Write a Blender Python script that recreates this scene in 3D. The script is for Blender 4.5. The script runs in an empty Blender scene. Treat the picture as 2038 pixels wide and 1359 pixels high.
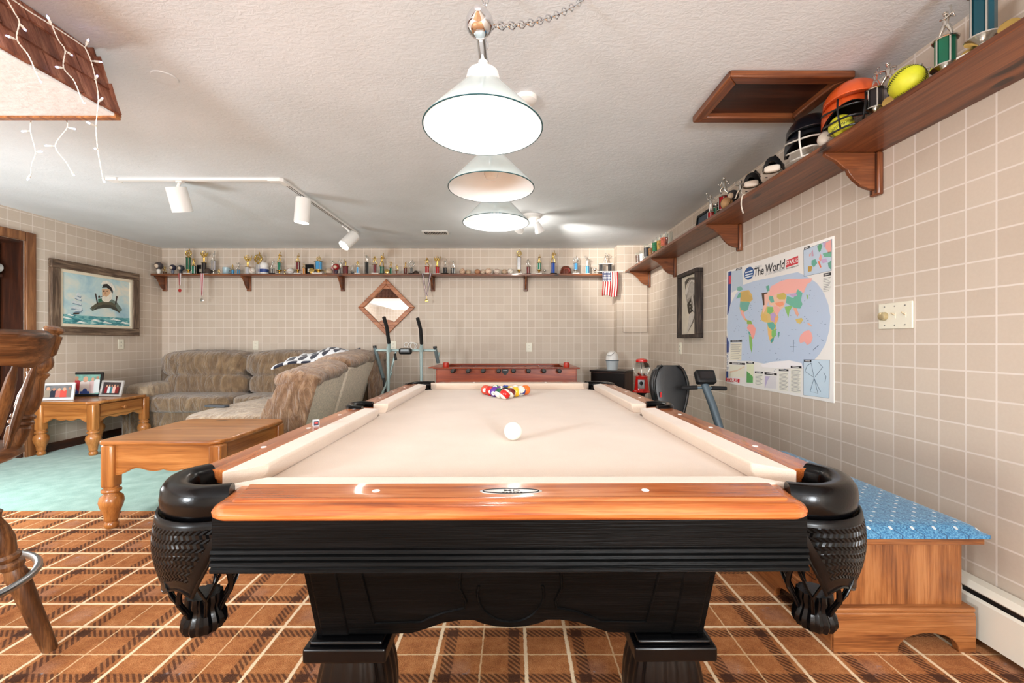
import bpy, bmesh, math, random
from mathutils import Vector, Matrix, Euler
random.seed(7)
sc = bpy.context.scene
col = sc.collection
PI = math.pi

# ---------------------------------------------------------------- camera, world, lights, exposure
F, CX, CY, H = 845.0, 1020.0, 682.0, 1.06       # focal length and principal point of the 2038x1359 frame, eye height
WALL_R, WALL_L, WALL_B, WALL_N, CEIL = 1.687, -4.5, 5.45, -3.2, 2.2725
cam = bpy.data.cameras.new('camera')
cam_o = bpy.data.objects.new('camera', cam); col.objects.link(cam_o)
cam_o.location = (0, 0, H); cam_o.rotation_euler = (PI/2, 0, 0)
cam.sensor_width = 36; cam.lens = 36*F/2038
cam.shift_x = -1/2038; cam.shift_y = 2.5/2038; cam.clip_start = 0.02
sc.camera = cam_o

world = bpy.data.worlds.new('world'); sc.world = world; world.use_nodes = True
world.node_tree.nodes['Background'].inputs[0].default_value = (1, .96, .9, 1)
world.node_tree.nodes['Background'].inputs[1].default_value = 0.3

def area(name, loc, size, power, rot=(0,0,0), color=(1,.95,.88), sy=None):
    l = bpy.data.lights.new(name, 'AREA'); l.energy = power; l.size = size; l.color = color
    if sy: l.shape = 'RECTANGLE'; l.size_y = sy
    o = bpy.data.objects.new(name, l); col.objects.link(o); o.location = loc; o.rotation_euler = rot
    return o
def point(name, loc, power, r=.03, color=(1,.94,.86)):
    l = bpy.data.lights.new(name, 'POINT'); l.energy = power; l.shadow_soft_size = r; l.color = color
    o = bpy.data.objects.new(name, l); col.objects.link(o); o.location = loc
    return o
def spot(name, loc, target, power, ang=110, blend=.6, r=.03, color=(1,.94,.86)):
    l = bpy.data.lights.new(name, 'SPOT'); l.energy = power; l.spot_size = math.radians(ang); l.spot_blend = blend
    l.shadow_soft_size = r; l.color = color
    o = bpy.data.objects.new(name, l); col.objects.link(o); o.location = loc
    o.rotation_euler = (Vector(target)-Vector(loc)).to_track_quat('-Z', 'Y').to_euler()
    return o
# fixtureless fill lights added behind the camera and at the left, outside the frame
point('bar_fill_light', (-2.4, -1.0, 1.25), 185, .25, (.88, .95, 1))
point('entry_fill_light', (.9, -1.9, 1.25), 190, .25, (.88, .95, 1))
point('lounge_fill_light', (-3.65, 2.45, .85), 44, .25, (.90, .96, 1))
sc.cycles.max_bounces = 14; sc.cycles.diffuse_bounces = 8
sc.view_settings.view_transform = 'Standard'
sc.view_settings.look = 'None'
sc.view_settings.exposure = 0.74
sc.view_settings.gamma = 1.0
sc.view_settings.use_curve_mapping = False

# ---------------------------------------------------------------- helpers
def PX(x, Y): return (x-CX)*Y/F            # world X of a photo column at depth Y
def PZ(y, Y): return H-(y-CY)*Y/F          # world Z of a photo row at depth Y
def srgb(c):
    return tuple((v/255/12.92 if v <= 10 else ((v/255+.055)/1.055)**2.4) for v in c)

class MB:
    """collects shapes, builds one mesh object"""
    def __init__(s): s.v = []; s.f = []; s.m = []; s.mi = 0; s.uv = []; s.tf = None
    def add(s, vs, fs, uv=None):
        n = len(s.v)
        if s.tf is not None: vs = [s.tf @ Vector(p) for p in vs]
        s.v += [tuple(p) for p in vs]
        s.uv += uv if uv else [(0, 0)]*len(vs)
        for f in fs: s.f.append(tuple(i+n for i in f)); s.m.append(s.mi)
        return s
    def box(s, x0, x1, y0, y1, z0, z1):
        return s.add([(x0,y0,z0),(x1,y0,z0),(x1,y1,z0),(x0,y1,z0),(x0,y0,z1),(x1,y0,z1),(x1,y1,z1),(x0,y1,z1)],
              [(0,3,2,1),(4,5,6,7),(0,1,5,4),(1,2,6,5),(2,3,7,6),(3,0,4,7)])
    def cbox(s, c, d): return s.box(c[0]-d[0]/2, c[0]+d[0]/2, c[1]-d[1]/2, c[1]+d[1]/2, c[2]-d[2]/2, c[2]+d[2]/2)
    def hexa(s, b, t): # bottom quad, top quad (both counter-clockwise from above)
        return s.add(list(b)+list(t), [(0,3,2,1),(4,5,6,7),(0,1,5,4),(1,2,6,5),(2,3,7,6),(3,0,4,7)])
    def prism(s, poly, d0, d1, plane='xz'):
        def P(a, b, d):
            return {'xz': (a, d, b), 'yz': (d, a, b), 'xy': (a, b, d)}[plane]
        n = len(poly)
        vs = [P(a, b, d0) for a, b in poly]+[P(a, b, d1) for a, b in poly]
        fs = [tuple(range(n-1, -1, -1)), tuple(range(n, 2*n))]+[(i, (i+1) % n, n+(i+1) % n, n+i) for i in range(n)]
        return s.add(vs, fs)
    def poly(s, pts): return s.add(pts, [tuple(range(len(pts)))])
    def tube(s, pts, r, n=8, closed=False, flat=1.0, up=None, caps=True):
        pts = [Vector(p) for p in pts]; m = len(pts)
        rs = r if isinstance(r, (list, tuple)) else [r]*m
        vs = []; U = None
        for i, p in enumerate(pts):
            a = pts[i-1] if (i > 0 or closed) else p
            b = pts[(i+1) % m] if (i < m-1 or closed) else p
            t = (b-a)
            if t.length < 1e-9: t = Vector((0,0,1))
            t.normalize()
            if U is None:
                U = Vector(up) if up else (Vector((0,0,1)) if abs(t.z) < .9 else Vector((1,0,0)))
            U = U-t*U.dot(t)
            if U.length < 1e-6: U = t.orthogonal()
            U.normalize(); W = t.cross(U)
            for k in range(n):
                an = 2*PI*k/n
                vs.append(p+(U*math.cos(an)*flat+W*math.sin(an))*rs[i])
        fs = []
        for i in range(m if closed else m-1):
            j = (i+1) % m
            for k in range(n): fs.append((i*n+k, i*n+(k+1) % n, j*n+(k+1) % n, j*n+k))
        if caps and not closed:
            fs.append(tuple(range(n-1, -1, -1))); fs.append(tuple((m-1)*n+k for k in range(n)))
        return s.add(vs, fs)
    def cyl(s, p0, p1, r0, r1=None, n=12): return s.tube([p0, p1], [r0, r0 if r1 is None else r1], n)
    def lathe(s, prof, n=20, c=(0,0,0), flute=0, amp=0, axis=None):
        vs = []; fs = []; m = len(prof)
        R = Matrix.Identity(3)
        if axis is not None: R = Vector((0,0,1)).rotation_difference(Vector(axis).normalized()).to_matrix()
        for r, z in prof:
            for k in range(n):
                a = 2*PI*k/n
                rr = r*(1+amp*math.cos(flute*a)) if flute else r
                vs.append(R @ Vector((rr*math.cos(a), rr*math.sin(a), z))+Vector(c))
        for i in range(m-1):
            for k in range(n): fs.append((i*n+k, i*n+(k+1) % n, (i+1)*n+(k+1) % n, (i+1)*n+k))
        if prof[0][0] > 1e-5: fs.append(tuple(range(n-1, -1, -1)))
        if prof[-1][0] > 1e-5: fs.append(tuple((m-1)*n+k for k in range(n)))
        return s.add(vs, fs)
    def sph(s, c, r, sc3=(1,1,1), nu=12, nv=8):
        return s.grid(lambda u, v: (c[0]+r*sc3[0]*math.sin(PI*v)*math.cos(2*PI*u), c[1]+r*sc3[1]*math.sin(PI*v)*math.sin(2*PI*u), c[2]-r*sc3[2]*math.cos(PI*v)), nu, nv, True)
    def grid(s, fn, nu, nv, cu=False):
        vs = []; uv = []; fs = []
        cols = nu if cu else nu+1
        for j in range(nv+1):
            for i in range(cols):
                vs.append(fn(i/nu, j/nv)); uv.append((i/nu, j/nv))
        for j in range(nv):
            for i in range(nu):
                a = j*cols+i; b = j*cols+(i+1) % cols
                fs.append((a, b, b+cols, a+cols))
        return s.add(vs, fs, uv)
    def sq(s, c, d, e=.5, nu=24, nv=14, wr=0, seed=0, fq=9):
        """pillow: superellipsoid of full size d"""
        rnd = random.Random(seed); ph = [rnd.uniform(0, 6) for _ in range(6)]
        def pw(x, p): return math.copysign(abs(x)**p, x)
        def fn(u, v):
            a = 2*PI*u; b = PI*(v-.5)
            x = pw(math.cos(b), e)*pw(math.cos(a), e); y = pw(math.cos(b), e)*pw(math.sin(a), e); z = pw(math.sin(b), e)
            k = 1+wr*(math.sin(fq*x+ph[0]+2*z)*math.sin(fq*.6*y+ph[1])+.6*math.sin(fq*1.7*x+ph[2]-3*z))
            return (c[0]+x*d[0]/2*k, c[1]+y*d[1]/2*k, c[2]+z*d[2]/2*k)
        return s.grid(fn, nu, nv, True)
    def build(s, name, mats, parent=None, smooth=True, bevel=0, ang=40, seg=2, world=False, shape=None):
        me = bpy.data.meshes.new(name)
        me.from_pydata(s.v, [], s.f)
        if not isinstance(mats, (list, tuple)): mats = [mats]
        for m in mats: me.materials.append(m)
        for p, mi in zip(me.polygons, s.m): p.material_index = mi
        at = me.attributes.new('st', 'FLOAT2', 'POINT')
        for i, q in enumerate(s.uv): at.data[i].vector = q
        bm = bmesh.new(); bm.from_mesh(me); bmesh.ops.remove_doubles(bm, verts=bm.verts, dist=1e-6)
        bmesh.ops.recalc_face_normals(bm, faces=bm.faces); bm.to_mesh(me); bm.free()
        if smooth:
            for p in me.polygons: p.use_smooth = True
            me.set_sharp_from_angle(angle=math.radians(ang))
        o = bpy.data.objects.new(name, me); col.objects.link(o)
        if parent is not None:
            o.parent = parent
            if world: o.matrix_parent_inverse = (Matrix.LocRotScale(parent.location, parent.rotation_euler, parent.scale)).inverted()
        if bevel:
            b = o.modifiers.new('bevel', 'BEVEL'); b.width = bevel; b.segments = seg; b.limit_method = 'ANGLE'; b.angle_limit = math.radians(35)
        return o

def tag(o, label, cat, group=None):
    o['label'] = label; o['category'] = cat
    if group: o['group'] = group
    return o
def thing(name, label, cat, loc=(0,0,0), rotz=0, group=None):
    o = bpy.data.objects.new(name, None); o.empty_display_size = .05; col.objects.link(o)
    o.location = loc; o.rotation_euler = (0, 0, rotz)
    return tag(o, label, cat, group)
def struct(o, label=None):
    o['kind'] = 'structure'
    if label: o['label'] = label
    return o
def inst(mesh_obj, name, parent, loc=(0,0,0), rot=(0,0,0), scale=(1,1,1)):
    o = bpy.data.objects.new(name, mesh_obj.data if hasattr(mesh_obj, 'data') else mesh_obj); col.objects.link(o)
    o.location = loc; o.rotation_euler = rot; o.scale = scale
    if parent is not None: o.parent = parent
    return o
_txt = {}
def text_geo(body, size=1.0, align='CENTER', shear=0, bold=0):
    key = (body, align, shear, bold)
    if key not in _txt:
        cu = bpy.data.curves.new('lettering', 'FONT'); cu.body = body; cu.align_x = align; cu.align_y = 'CENTER'; cu.resolution_u = 2
        cu.shear = shear; cu.offset = bold
        ob = bpy.data.objects.new('lettering', cu); col.objects.link(ob)
        bpy.context.view_layer.update()
        me = bpy.data.meshes.new_from_object(ob)
        _txt[key] = ([tuple(v.co) for v in me.vertices], [tuple(p.vertices) for p in me.polygons])
        bpy.data.objects.remove(ob); bpy.data.curves.remove(cu); bpy.data.meshes.remove(me)
    vs, fs = _txt[key]
    return [(x*size, y*size, 0) for x, y, z in vs], fs
def put_text(mb, body, size, fn, sx=1.0, **k):
    vs, fs = text_geo(body, size, **k)
    mb.add([fn(x*sx, y) for x, y, z in vs], fs)

# ---------------------------------------------------------------- materials
class NT:
    """tiny node expression helper"""
    def __init__(s, name):
        s.mat = bpy.data.materials.new(name); s.mat.use_nodes = True
        s.t = s.mat.node_tree; s.b = s.t.nodes['Principled BSDF']
    def n(s, typ, **kw):
        o = s.t.nodes.new(typ)
        for k, v in kw.items(): setattr(o, k, v)
        return o
    def link(s, a, b): s.t.links.new(a, b)
    def m(s, op, a, b=None, c=None):
        o = s.n('ShaderNodeMath', operation=op)
        for i, x in enumerate((a, b, c)):
            if x is None: continue
            if isinstance(x, (int, float)): o.inputs[i].default_value = x
            else: s.link(x, o.inputs[i])
        return o.outputs[0]
    def mix(s, f, a, b):
        o = s.n('ShaderNodeMix', data_type='RGBA')
        for k, x in ((0, f), (6, a), (7, b)):
            if isinstance(x, (int, float)): o.inputs[k].default_value = x
            elif isinstance(x, tuple): o.inputs[k].default_value = tuple(x)+(1,)
            else: s.link(x, o.inputs[k])
        return o.outputs[2]
    def pos(s):
        g = s.n('ShaderNodeNewGeometry'); x = s.n('ShaderNodeSeparateXYZ'); s.link(g.outputs['Position'], x.inputs[0])
        return x.outputs, g.outputs['Position']
    def obj(s, scale=None):
        c = s.n('ShaderNodeTexCoord')
        if scale is None: return c.outputs['Object']
        mp = s.n('ShaderNodeMapping'); mp.inputs['Scale'].default_value = scale; s.link(c.outputs['Object'], mp.inputs[0])
        return mp.outputs[0]
    def noise(s, vec, scale, detail=3, rough=.55, dist=0):
        o = s.n('ShaderNodeTexNoise'); o.inputs['Scale'].default_value = scale; o.inputs['Detail'].default_value = detail
        o.inputs['Roughness'].default_value = rough; o.inputs['Distortion'].default_value = dist
        if vec is not None: s.link(vec, o.inputs['Vector'])
        return o.outputs['Fac']
    def ramp(s, f, stops):
        o = s.n('ShaderNodeValToRGB'); e = o.color_ramp.elements
        while len(e) < len(stops): e.new(.5)
        for el, (p, c) in zip(e, stops): el.position = p; el.color = tuple(c)+(1,)
        s.link(f, o.inputs[0]); return o.outputs[0]
    def bump(s, h, strength=.3, dist=.01):
        o = s.n('ShaderNodeBump'); o.inputs['Strength'].default_value = strength; o.inputs['Distance'].default_value = dist
        s.link(h, o.inputs['Height']); s.link(o.outputs[0], s.b.inputs['Normal'])
    def color(s, c):
        if isinstance(c, tuple): s.b.inputs['Base Color'].default_value = tuple(c)+(1,)
        else: s.link(c, s.b.inputs['Base Color'])
    def props(s, rough=.5, metal=0, coat=0, sheen=0, spec=None, trans=0, ior=None):
        b = s.b.inputs
        b['Roughness'].default_value = rough; b['Metallic'].default_value = metal; b['Coat Weight'].default_value = coat
        b['Coat Roughness'].default_value = .08; b['Sheen Weight'].default_value = sheen; b['Transmission Weight'].default_value = trans
        if spec is not None: b['Specular IOR Level'].default_value = spec
        if ior: b['IOR'].default_value = ior
        return s.mat

def plain(name, c, rough=.5, metal=0, coat=0, var=0, vscale=6, bump=0, bscale=60, bdist=.004, sheen=0, spec=None, emit=0, ecol=None, trans=0, ior=None):
    t = NT(name); lc = srgb(c)
    if var:
        f = t.noise(t.obj(), vscale, 4)
        t.color(t.ramp(f, [(.3, tuple(x*(1-var) for x in lc)), (.7, tuple(min(1, x*(1+var)) for x in lc))]))
    else: t.color(lc)
    if bump: t.bump(t.noise(t.obj(), bscale, 4), bump, bdist)
    if emit:
        t.b.inputs['Emission Color'].default_value = tuple(srgb(ecol or c))+(1,); t.b.inputs['Emission Strength'].default_value = emit
    return t.props(rough, metal, coat, sheen, spec, trans, ior)

def wood(name, dark, mid, light, axis='x', sc=1.0, rough=.32, coat=.25, bump=.08, knots=False, contrast=1, spec=None):
    t = NT(name); lo, hi = 1.1*sc, 13*sc
    v = t.obj(tuple(lo if a == axis else hi for a in 'xyz'))
    n1 = t.noise(v, 1.6, 5, .6, .6); v2 = t.obj(tuple(lo*2.5 if a == axis else hi*9 for a in 'xyz'))
    n2 = t.noise(v2, 2.0, 3, .6)
    f = t.m('ADD', t.m('MULTIPLY', n1, .68), t.m('MULTIPLY', n2, .32))
    d = .14/contrast
    c = t.ramp(f, [(.5-d, srgb(dark)), (.5, srgb(mid)), (.5+d, srgb(light))])
    if knots:
        k = t.noise(t.obj(tuple(4 if a == axis else 9 for a in 'xyz')), 1.3, 1)
        kf = t.n('ShaderNodeMapRange'); kf.inputs[1].default_value = .70; kf.inputs[2].default_value = .76; t.link(k, kf.inputs[0])
        c = t.mix(kf.outputs[0], c, tuple(x*.35 for x in srgb(dark)))
    t.color(c)
    if bump: t.bump(n2, bump, .003)
    return t.props(rough, 0, coat, spec=spec)

M = {}
def wallpaper(axis, ph):
    t = NT('wallpaper_'+axis); o, p = t.pos()
    u = o[0] if axis == 'x' else o[1]
    def line(c, ph, w):
        f = t.m('FRACT', t.m('DIVIDE', t.m('SUBTRACT', c, ph), .1))
        a = t.m('ABSOLUTE', t.m('SUBTRACT', f, .5))
        mr = t.n('ShaderNodeMapRange'); mr.inputs[1].default_value = .5-w; mr.inputs[2].default_value = .5-w*.55
        t.link(a, mr.inputs[0]); return mr.outputs[0]
    lm = t.m('MAXIMUM', line(u, ph, .04), line(o[2], .055, .04))
    # weave: fine threads and slight tone change of each printed square
    cx = t.m('FLOOR', t.m('DIVIDE', t.m('SUBTRACT', u, ph), .1)); cz = t.m('FLOOR', t.m('DIVIDE', t.m('SUBTRACT', o[2], .055), .1))
    cb = t.n('ShaderNodeCombineXYZ'); t.link(cx, cb.inputs[0]); t.link(cz, cb.inputs[2])
    wn = t.n('ShaderNodeTexWhiteNoise'); t.link(cb.outputs[0], wn.inputs['Vector'])
    nz = t.noise(p, 90, 3); big = t.noise(p, 1.3, 2)
    f = t.m('ADD', t.m('ADD', t.m('MULTIPLY', wn.outputs[0], .35), t.m('MULTIPLY', nz, .35)), t.m('MULTIPLY', big, .3))
    base = t.ramp(f, [(.2, srgb((190, 175, 159))), (.8, srgb((203, 190, 175)))])
    t.color(t.mix(t.m('MULTIPLY', lm, .85), base, srgb((222, 213, 204))))
    t.bump(t.m('ADD', t.m('MULTIPLY', lm, .5), t.m('MULTIPLY', nz, .5)), .15, .002)
    return t.props(.55, spec=.35)
M['paper_x'] = wallpaper('x', -.011); M['paper_y'] = wallpaper('y', .08)

def plaid():
    t = NT('plaid_carpet'); o, p = t.pos()
    jit = t.m('MULTIPLY', t.m('SUBTRACT', t.noise(p, 60, 2), .5), .007)
    X = t.m('ADD', o[0], jit); Y = t.m('ADD', o[1], jit)
    def stripe(c, P, c0, hw, soft=.25):
        f = t.m('MULTIPLY', t.m('SUBTRACT', t.m('FRACT', t.m('ADD', t.m('DIVIDE', t.m('SUBTRACT', c, c0), P), .5)), .5), P)
        mr = t.n('ShaderNodeMapRange'); mr.inputs[1].default_value = hw*(1+soft); mr.inputs[2].default_value = hw*(1-soft)
        t.link(t.m('ABSOLUTE', f), mr.inputs[0]); return mr.outputs[0]
    PXp, PYp = .449, .4156
    x0, y0 = .045, 1.5837
    thick = t.m('MAXIMUM', t.m('MAXIMUM', stripe(X, PXp, x0, .0058), stripe(X, PXp, x0+.147, .0058)), t.m('MAXIMUM', stripe(Y, PYp, y0, .0058), stripe(Y, PYp, y0+.14, .0058)))
    thin = t.m('MAXIMUM', stripe(X, PXp, x0-.150, .0028), stripe(Y, PYp, y0-.140, .0028))
    bx = t.m('MAXIMUM', stripe(X, PXp, x0-.040, .020, .1), stripe(X, PXp, x0+.187, .020, .1))
    by = t.m('MAXIMUM', stripe(Y, PYp, y0-.035, .018, .1), stripe(Y, PYp, y0+.174, .018, .1))
    tw = t.m('SINE', t.m('MULTIPLY', t.m('ADD', o[0], t.m('MULTIPLY', o[1], 1.0)), 2*PI/.020))
    twm = t.n('ShaderNodeMapRange'); twm.inputs[1].default_value = -.45; twm.inputs[2].default_value = .35; t.link(tw, twm.inputs[0])
    dark = t.m('MAXIMUM', t.m('MULTIPLY', t.m('MAXIMUM', bx, by), t.m('ADD', t.m('MULTIPLY', twm.outputs[0], .62), .22)), t.m('MULTIPLY', t.m('MULTIPLY', bx, by), .95))
    fine = t.noise(p, 260, 3); mid = t.noise(p, 38, 3); big = t.noise(p, 7, 2)
    f = t.m('ADD', t.m('ADD', t.m('MULTIPLY', fine, .45), t.m('MULTIPLY', mid, .3)), t.m('MULTIPLY', big, .25))
    base = t.ramp(f, [(.30, srgb((112, 64, 32))), (.5, srgb((164, 104, 60))), (.7, srgb((200, 142, 92)))])
    # darker squares between the two heavy lines, grey flecks in the middle of the wide squares
    fl = t.n('ShaderNodeMapRange'); fl.inputs[1].default_value = .62; fl.inputs[2].default_value = .70; t.link(t.noise(p, 24, 2), fl.inputs[0])
    wide = t.m('MULTIPLY', stripe(X, PXp, x0-.225, .035, .5), stripe(Y, PYp, y0-.205, .035, .5))
    wide2 = t.m('MULTIPLY', stripe(X, PXp, x0+.075, .04, .5), stripe(Y, PYp, y0+.07, .04, .5))
    base = t.mix(t.m('MULTIPLY', t.m('MAXIMUM', fl.outputs[0], .15), t.m('MULTIPLY', t.m('MAXIMUM', wide, wide2), .8)), base, srgb((150, 146, 150)))
    c = t.mix(t.m('MULTIPLY', dark, .9), base, srgb((40, 20, 18)))
    c = t.mix(t.m('MULTIPLY', thin, .75), c, srgb((222, 190, 146)))
    c = t.mix(t.m('MULTIPLY', thick, .92), c, srgb((236, 212, 176)))
    t.color(c); t.bump(t.m('ADD', fine, t.m('MULTIPLY', mid, .4)), .6, .004)
    return t.props(.95, sheen=.03, spec=.05)
M['plaid'] = plaid()
def green_carpet():
    t = NT('green_carpet'); o, p = t.pos()
    f = t.m('ADD', t.m('MULTIPLY', t.noise(p, 240, 3), .6), t.m('MULTIPLY', t.noise(p, 9, 3), .4))
    t.color(t.ramp(f, [(.3, srgb((92, 134, 124))), (.52, srgb((136, 176, 166))), (.72, srgb((176, 208, 198)))]))
    t.bump(t.noise(p, 300, 3), .6, .005); return t.props(.95, sheen=.3, spec=.1)
M['green_carpet'] = green_carpet()
def plaster():
    t = NT('ceiling_plaster'); o, p = t.pos()
    mp = t.n('ShaderNodeMapping'); mp.inputs['Scale'].default_value = (1, 1.6, 1); t.link(p, mp.inputs[0])
    n = t.noise(mp.outputs[0], 28, 5, .62, .8); b = t.noise(p, 1.6, 3)
    t.color(t.ramp(b, [(.35, srgb((212, 217, 220))), (.65, srgb((222, 227, 231)))]))
    t.bump(n, .28, .010); return t.props(.75, spec=.25)
M['plaster'] = plaster()
M['soffit'] = plain('soffit_plaster', (240, 241, 242), .8, bump=.4, bscale=30, bdist=.01)
def felt():
    t = NT('table_felt'); o = t.obj()
    f = t.m('ADD', t.m('MULTIPLY', t.noise(o, 420, 2), .6), t.m('MULTIPLY', t.noise(o, 5, 3), .4))
    t.color(t.ramp(f, [(.3, srgb((200, 180, 162))), (.7, srgb((216, 199, 182)))]))
    t.bump(t.noise(o, 500, 2), .25, .002); return t.props(.95, sheen=.35, spec=.15)
M['felt'] = felt()
M['rail_x'] = wood('rail_oak_x', (128, 60, 24), (174, 94, 44), (198, 124, 70), 'x', 1.3, .24, .35)
M['rail_y'] = wood('rail_oak_y', (128, 60, 24), (174, 94, 44), (198, 124, 70), 'y', 1.3, .24, .35)
M['black_x'] = wood('black_wood_x', (3, 3, 3), (6, 6, 6), (14, 13, 13), 'x', 1.4, .42, .0, .35, spec=.08)
M['black_y'] = wood('black_wood_y', (3, 3, 3), (6, 6, 6), (14, 13, 13), 'y', 1.4, .42, .0, .35, spec=.08)
M['black_gloss'] = plain('black_lacquer', (4, 4, 5), .25, spec=.3)
M['leather'] = plain('black_leather', (4, 4, 5), .22, spec=.22, bump=.12, bscale=160, bdist=.002)
def tooled():
    t = NT('tooled_leather')
    a = t.n('ShaderNodeAttribute', attribute_name='st'); x = t.n('ShaderNodeSeparateXYZ'); t.link(a.outputs['Vector'], x.inputs[0])
    u, v = x.outputs[0], x.outputs[1]
    rows = t.m('MULTIPLY', v, 18); par = t.m('FRACT', t.m('MULTIPLY', t.m('FLOOR', rows), .5))
    sgn = t.m('SUBTRACT', t.m('MULTIPLY', par, 4), 1)
    h = t.m('ABSOLUTE', t.m('SUBTRACT', t.m('FRACT', t.m('ADD', t.m('MULTIPLY', u, 26), t.m('MULTIPLY', t.m('FRACT', rows), t.m('MULTIPLY', sgn, .5)))), .5))
    def inside(c, lo, hi):
        return t.m('MULTIPLY', t.m('GREATER_THAN', c, lo), t.m('LESS_THAN', c, hi))
    mask = t.m('MULTIPLY', inside(u, .07, .93), inside(v, .10, .84))
    edge = t.m('MULTIPLY', inside(u, .045, .955), inside(v, .07, .88))
    hh = t.m('ADD', t.m('MULTIPLY', h, t.m('MULTIPLY', mask, 1.6)), t.m('MULTIPLY', t.m('SUBTRACT', 1, edge), .8))
    t.color(srgb((6, 6, 7))); t.bump(hh, 1.0, .006); return t.props(.28, spec=.22)
M['tooled'] = tooled()
M['white_dot'] = plain('pearl_inlay', (240, 238, 232), .2)
M['pine_x'] = wood('pine_x', (136, 80, 36), (172, 110, 54), (198, 138, 78), 'x', .8, .28, .4, knots=True)
M['pine_y'] = wood('pine_y', (136, 80, 36), (172, 110, 54), (198, 138, 78), 'y', .8, .28, .4, knots=True)
M['pine_z'] = wood('pine_z', (136, 80, 36), (172, 110, 54), (198, 138, 78), 'z', .8, .28, .4)
M['shelf_x'] = wood('stained_pine_x', (70, 34, 17), (110, 60, 31), (146, 86, 48), 'x', .8, .38, .2, knots=True)
M['shelf_y'] = wood('stained_pine_y', (70, 34, 17), (110, 60, 31), (146, 86, 48), 'y', .8, .38, .2, knots=True)
M['shelf_z'] = wood('stained_pine_z', (70, 34, 17), (110, 60, 31), (146, 86, 48), 'z', .8, .38, .2)
M['dark_z'] = wood('dark_door_wood', (36, 17, 9), (58, 28, 14), (82, 42, 22), 'z', .8, .45, .1)
M['dark_x'] = wood('dark_trim_wood_x', (36, 17, 9), (58, 28, 14), (82, 42, 22), 'x', .8, .45, .1)
M['dark_y'] = wood('dark_trim_wood_y', (36, 17, 9), (58, 28, 14), (82, 42, 22), 'y', .8, .45, .1)
M['casing_z'] = wood('casing_wood', (84, 48, 26), (120, 76, 44), (158, 110, 70), 'z', .9, .35, .2)
M['cedar'] = wood('cedar_shingle', (70, 36, 24), (112, 66, 48), (150, 104, 82), 'z', 1.2, .6, 0, .25)
def vary(mt, lo=.65, hi=1.2):   # every shingle weathered a little differently
    nt = mt.node_tree; b = nt.nodes['Principled BSDF']; src = b.inputs['Base Color'].links[0].from_socket
    oi = nt.nodes.new('ShaderNodeObjectInfo'); mr = nt.nodes.new('ShaderNodeMapRange'); mr.inputs[3].default_value = lo; mr.inputs[4].default_value = hi
    nt.links.new(oi.outputs['Random'], mr.inputs[0]); hv = nt.nodes.new('ShaderNodeHueSaturation'); nt.links.new(mr.outputs[0], hv.inputs['Value']); nt.links.new(src, hv.inputs['Color']); nt.links.new(hv.outputs[0], b.inputs['Base Color'])
vary(M['cedar'], .75, 1.45)
M['cedar_trim'] = wood('cedar_trim', (96, 50, 20), (146, 88, 40), (182, 122, 64), 'y', 3, .55, 0, .3)
M['stool'] = wood('walnut_stain', (36, 20, 10), (84, 50, 25), (134, 90, 52), 'z', 1.0, .38, .08)
M['stool_y'] = wood('walnut_stain_y', (52, 30, 15), (102, 62, 32), (146, 98, 58), 'y', .9, .38, .08)
M['oak_z'] = wood('bench_oak_z', (96, 52, 24), (142, 86, 44), (168, 112, 66), 'z', 1.2, .38, .15, .2, contrast=1.1)
M['oak_x'] = wood('bench_oak_x', (96, 52, 24), (142, 86, 44), (168, 112, 66), 'x', 1.2, .38, .15, .2, contrast=1.1)
M['oak_y'] = wood('bench_oak_y', (96, 52, 24), (142, 86, 44), (168, 112, 66), 'y', 1.2, .38, .15, .2, contrast=1.1)
M['cherry_x'] = wood('cherry_x', (104, 32, 10), (150, 56, 20), (184, 86, 38), 'x', .8, .3, .1)
M['barn_y'] = wood('weathered_frame_y', (54, 40, 30), (98, 78, 62), (140, 120, 100), 'y', 2, .6, 0, .3)
M['barn_z'] = wood('weathered_frame_z', (54, 40, 30), (98, 78, 62), (140, 120, 100), 'z', 2, .6, 0, .3)
M['bark'] = wood('dark_rustic_frame', (24, 17, 13), (46, 34, 28), (92, 78, 66), 'z', 3, .7, 0, .5)
M['mirror_frame'] = wood('mirror_frame_wood', (124, 66, 34), (170, 106, 66), (196, 136, 96), 'x', 2, .4, .2)
M['chrome'] = plain('chrome', (215, 218, 222), .08, 1)
M['steel'] = plain('brushed_steel', (165, 168, 172), .3, 1)
M['white_paint'] = plain('white_paint', (232, 231, 228), .4)
M['ivory'] = plain('ivory_plastic', (226, 222, 204), .35)
M['cream'] = plain('cream_enamel', (218, 214, 200), .4)
M['black'] = plain('black_plastic', (16, 16, 17), .45)
M['blackrub'] = plain('black_foam', (22, 21, 21), .8, bump=.2, bscale=200)
M['gold'] = plain('gold_plate', (222, 190, 112), .22, 1)
M['silver'] = plain('silver_plate', (216, 214, 208), .2, 1)
M['marble'] = plain('white_marble', (226, 222, 214), .25, var=.12, vscale=60)
M['glass'] = plain('clear_glass', (245, 250, 250), .02, trans=1, ior=1.45)
M['mirror'] = plain('mirror_glass', (225, 230, 232), .01, 1)
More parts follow.
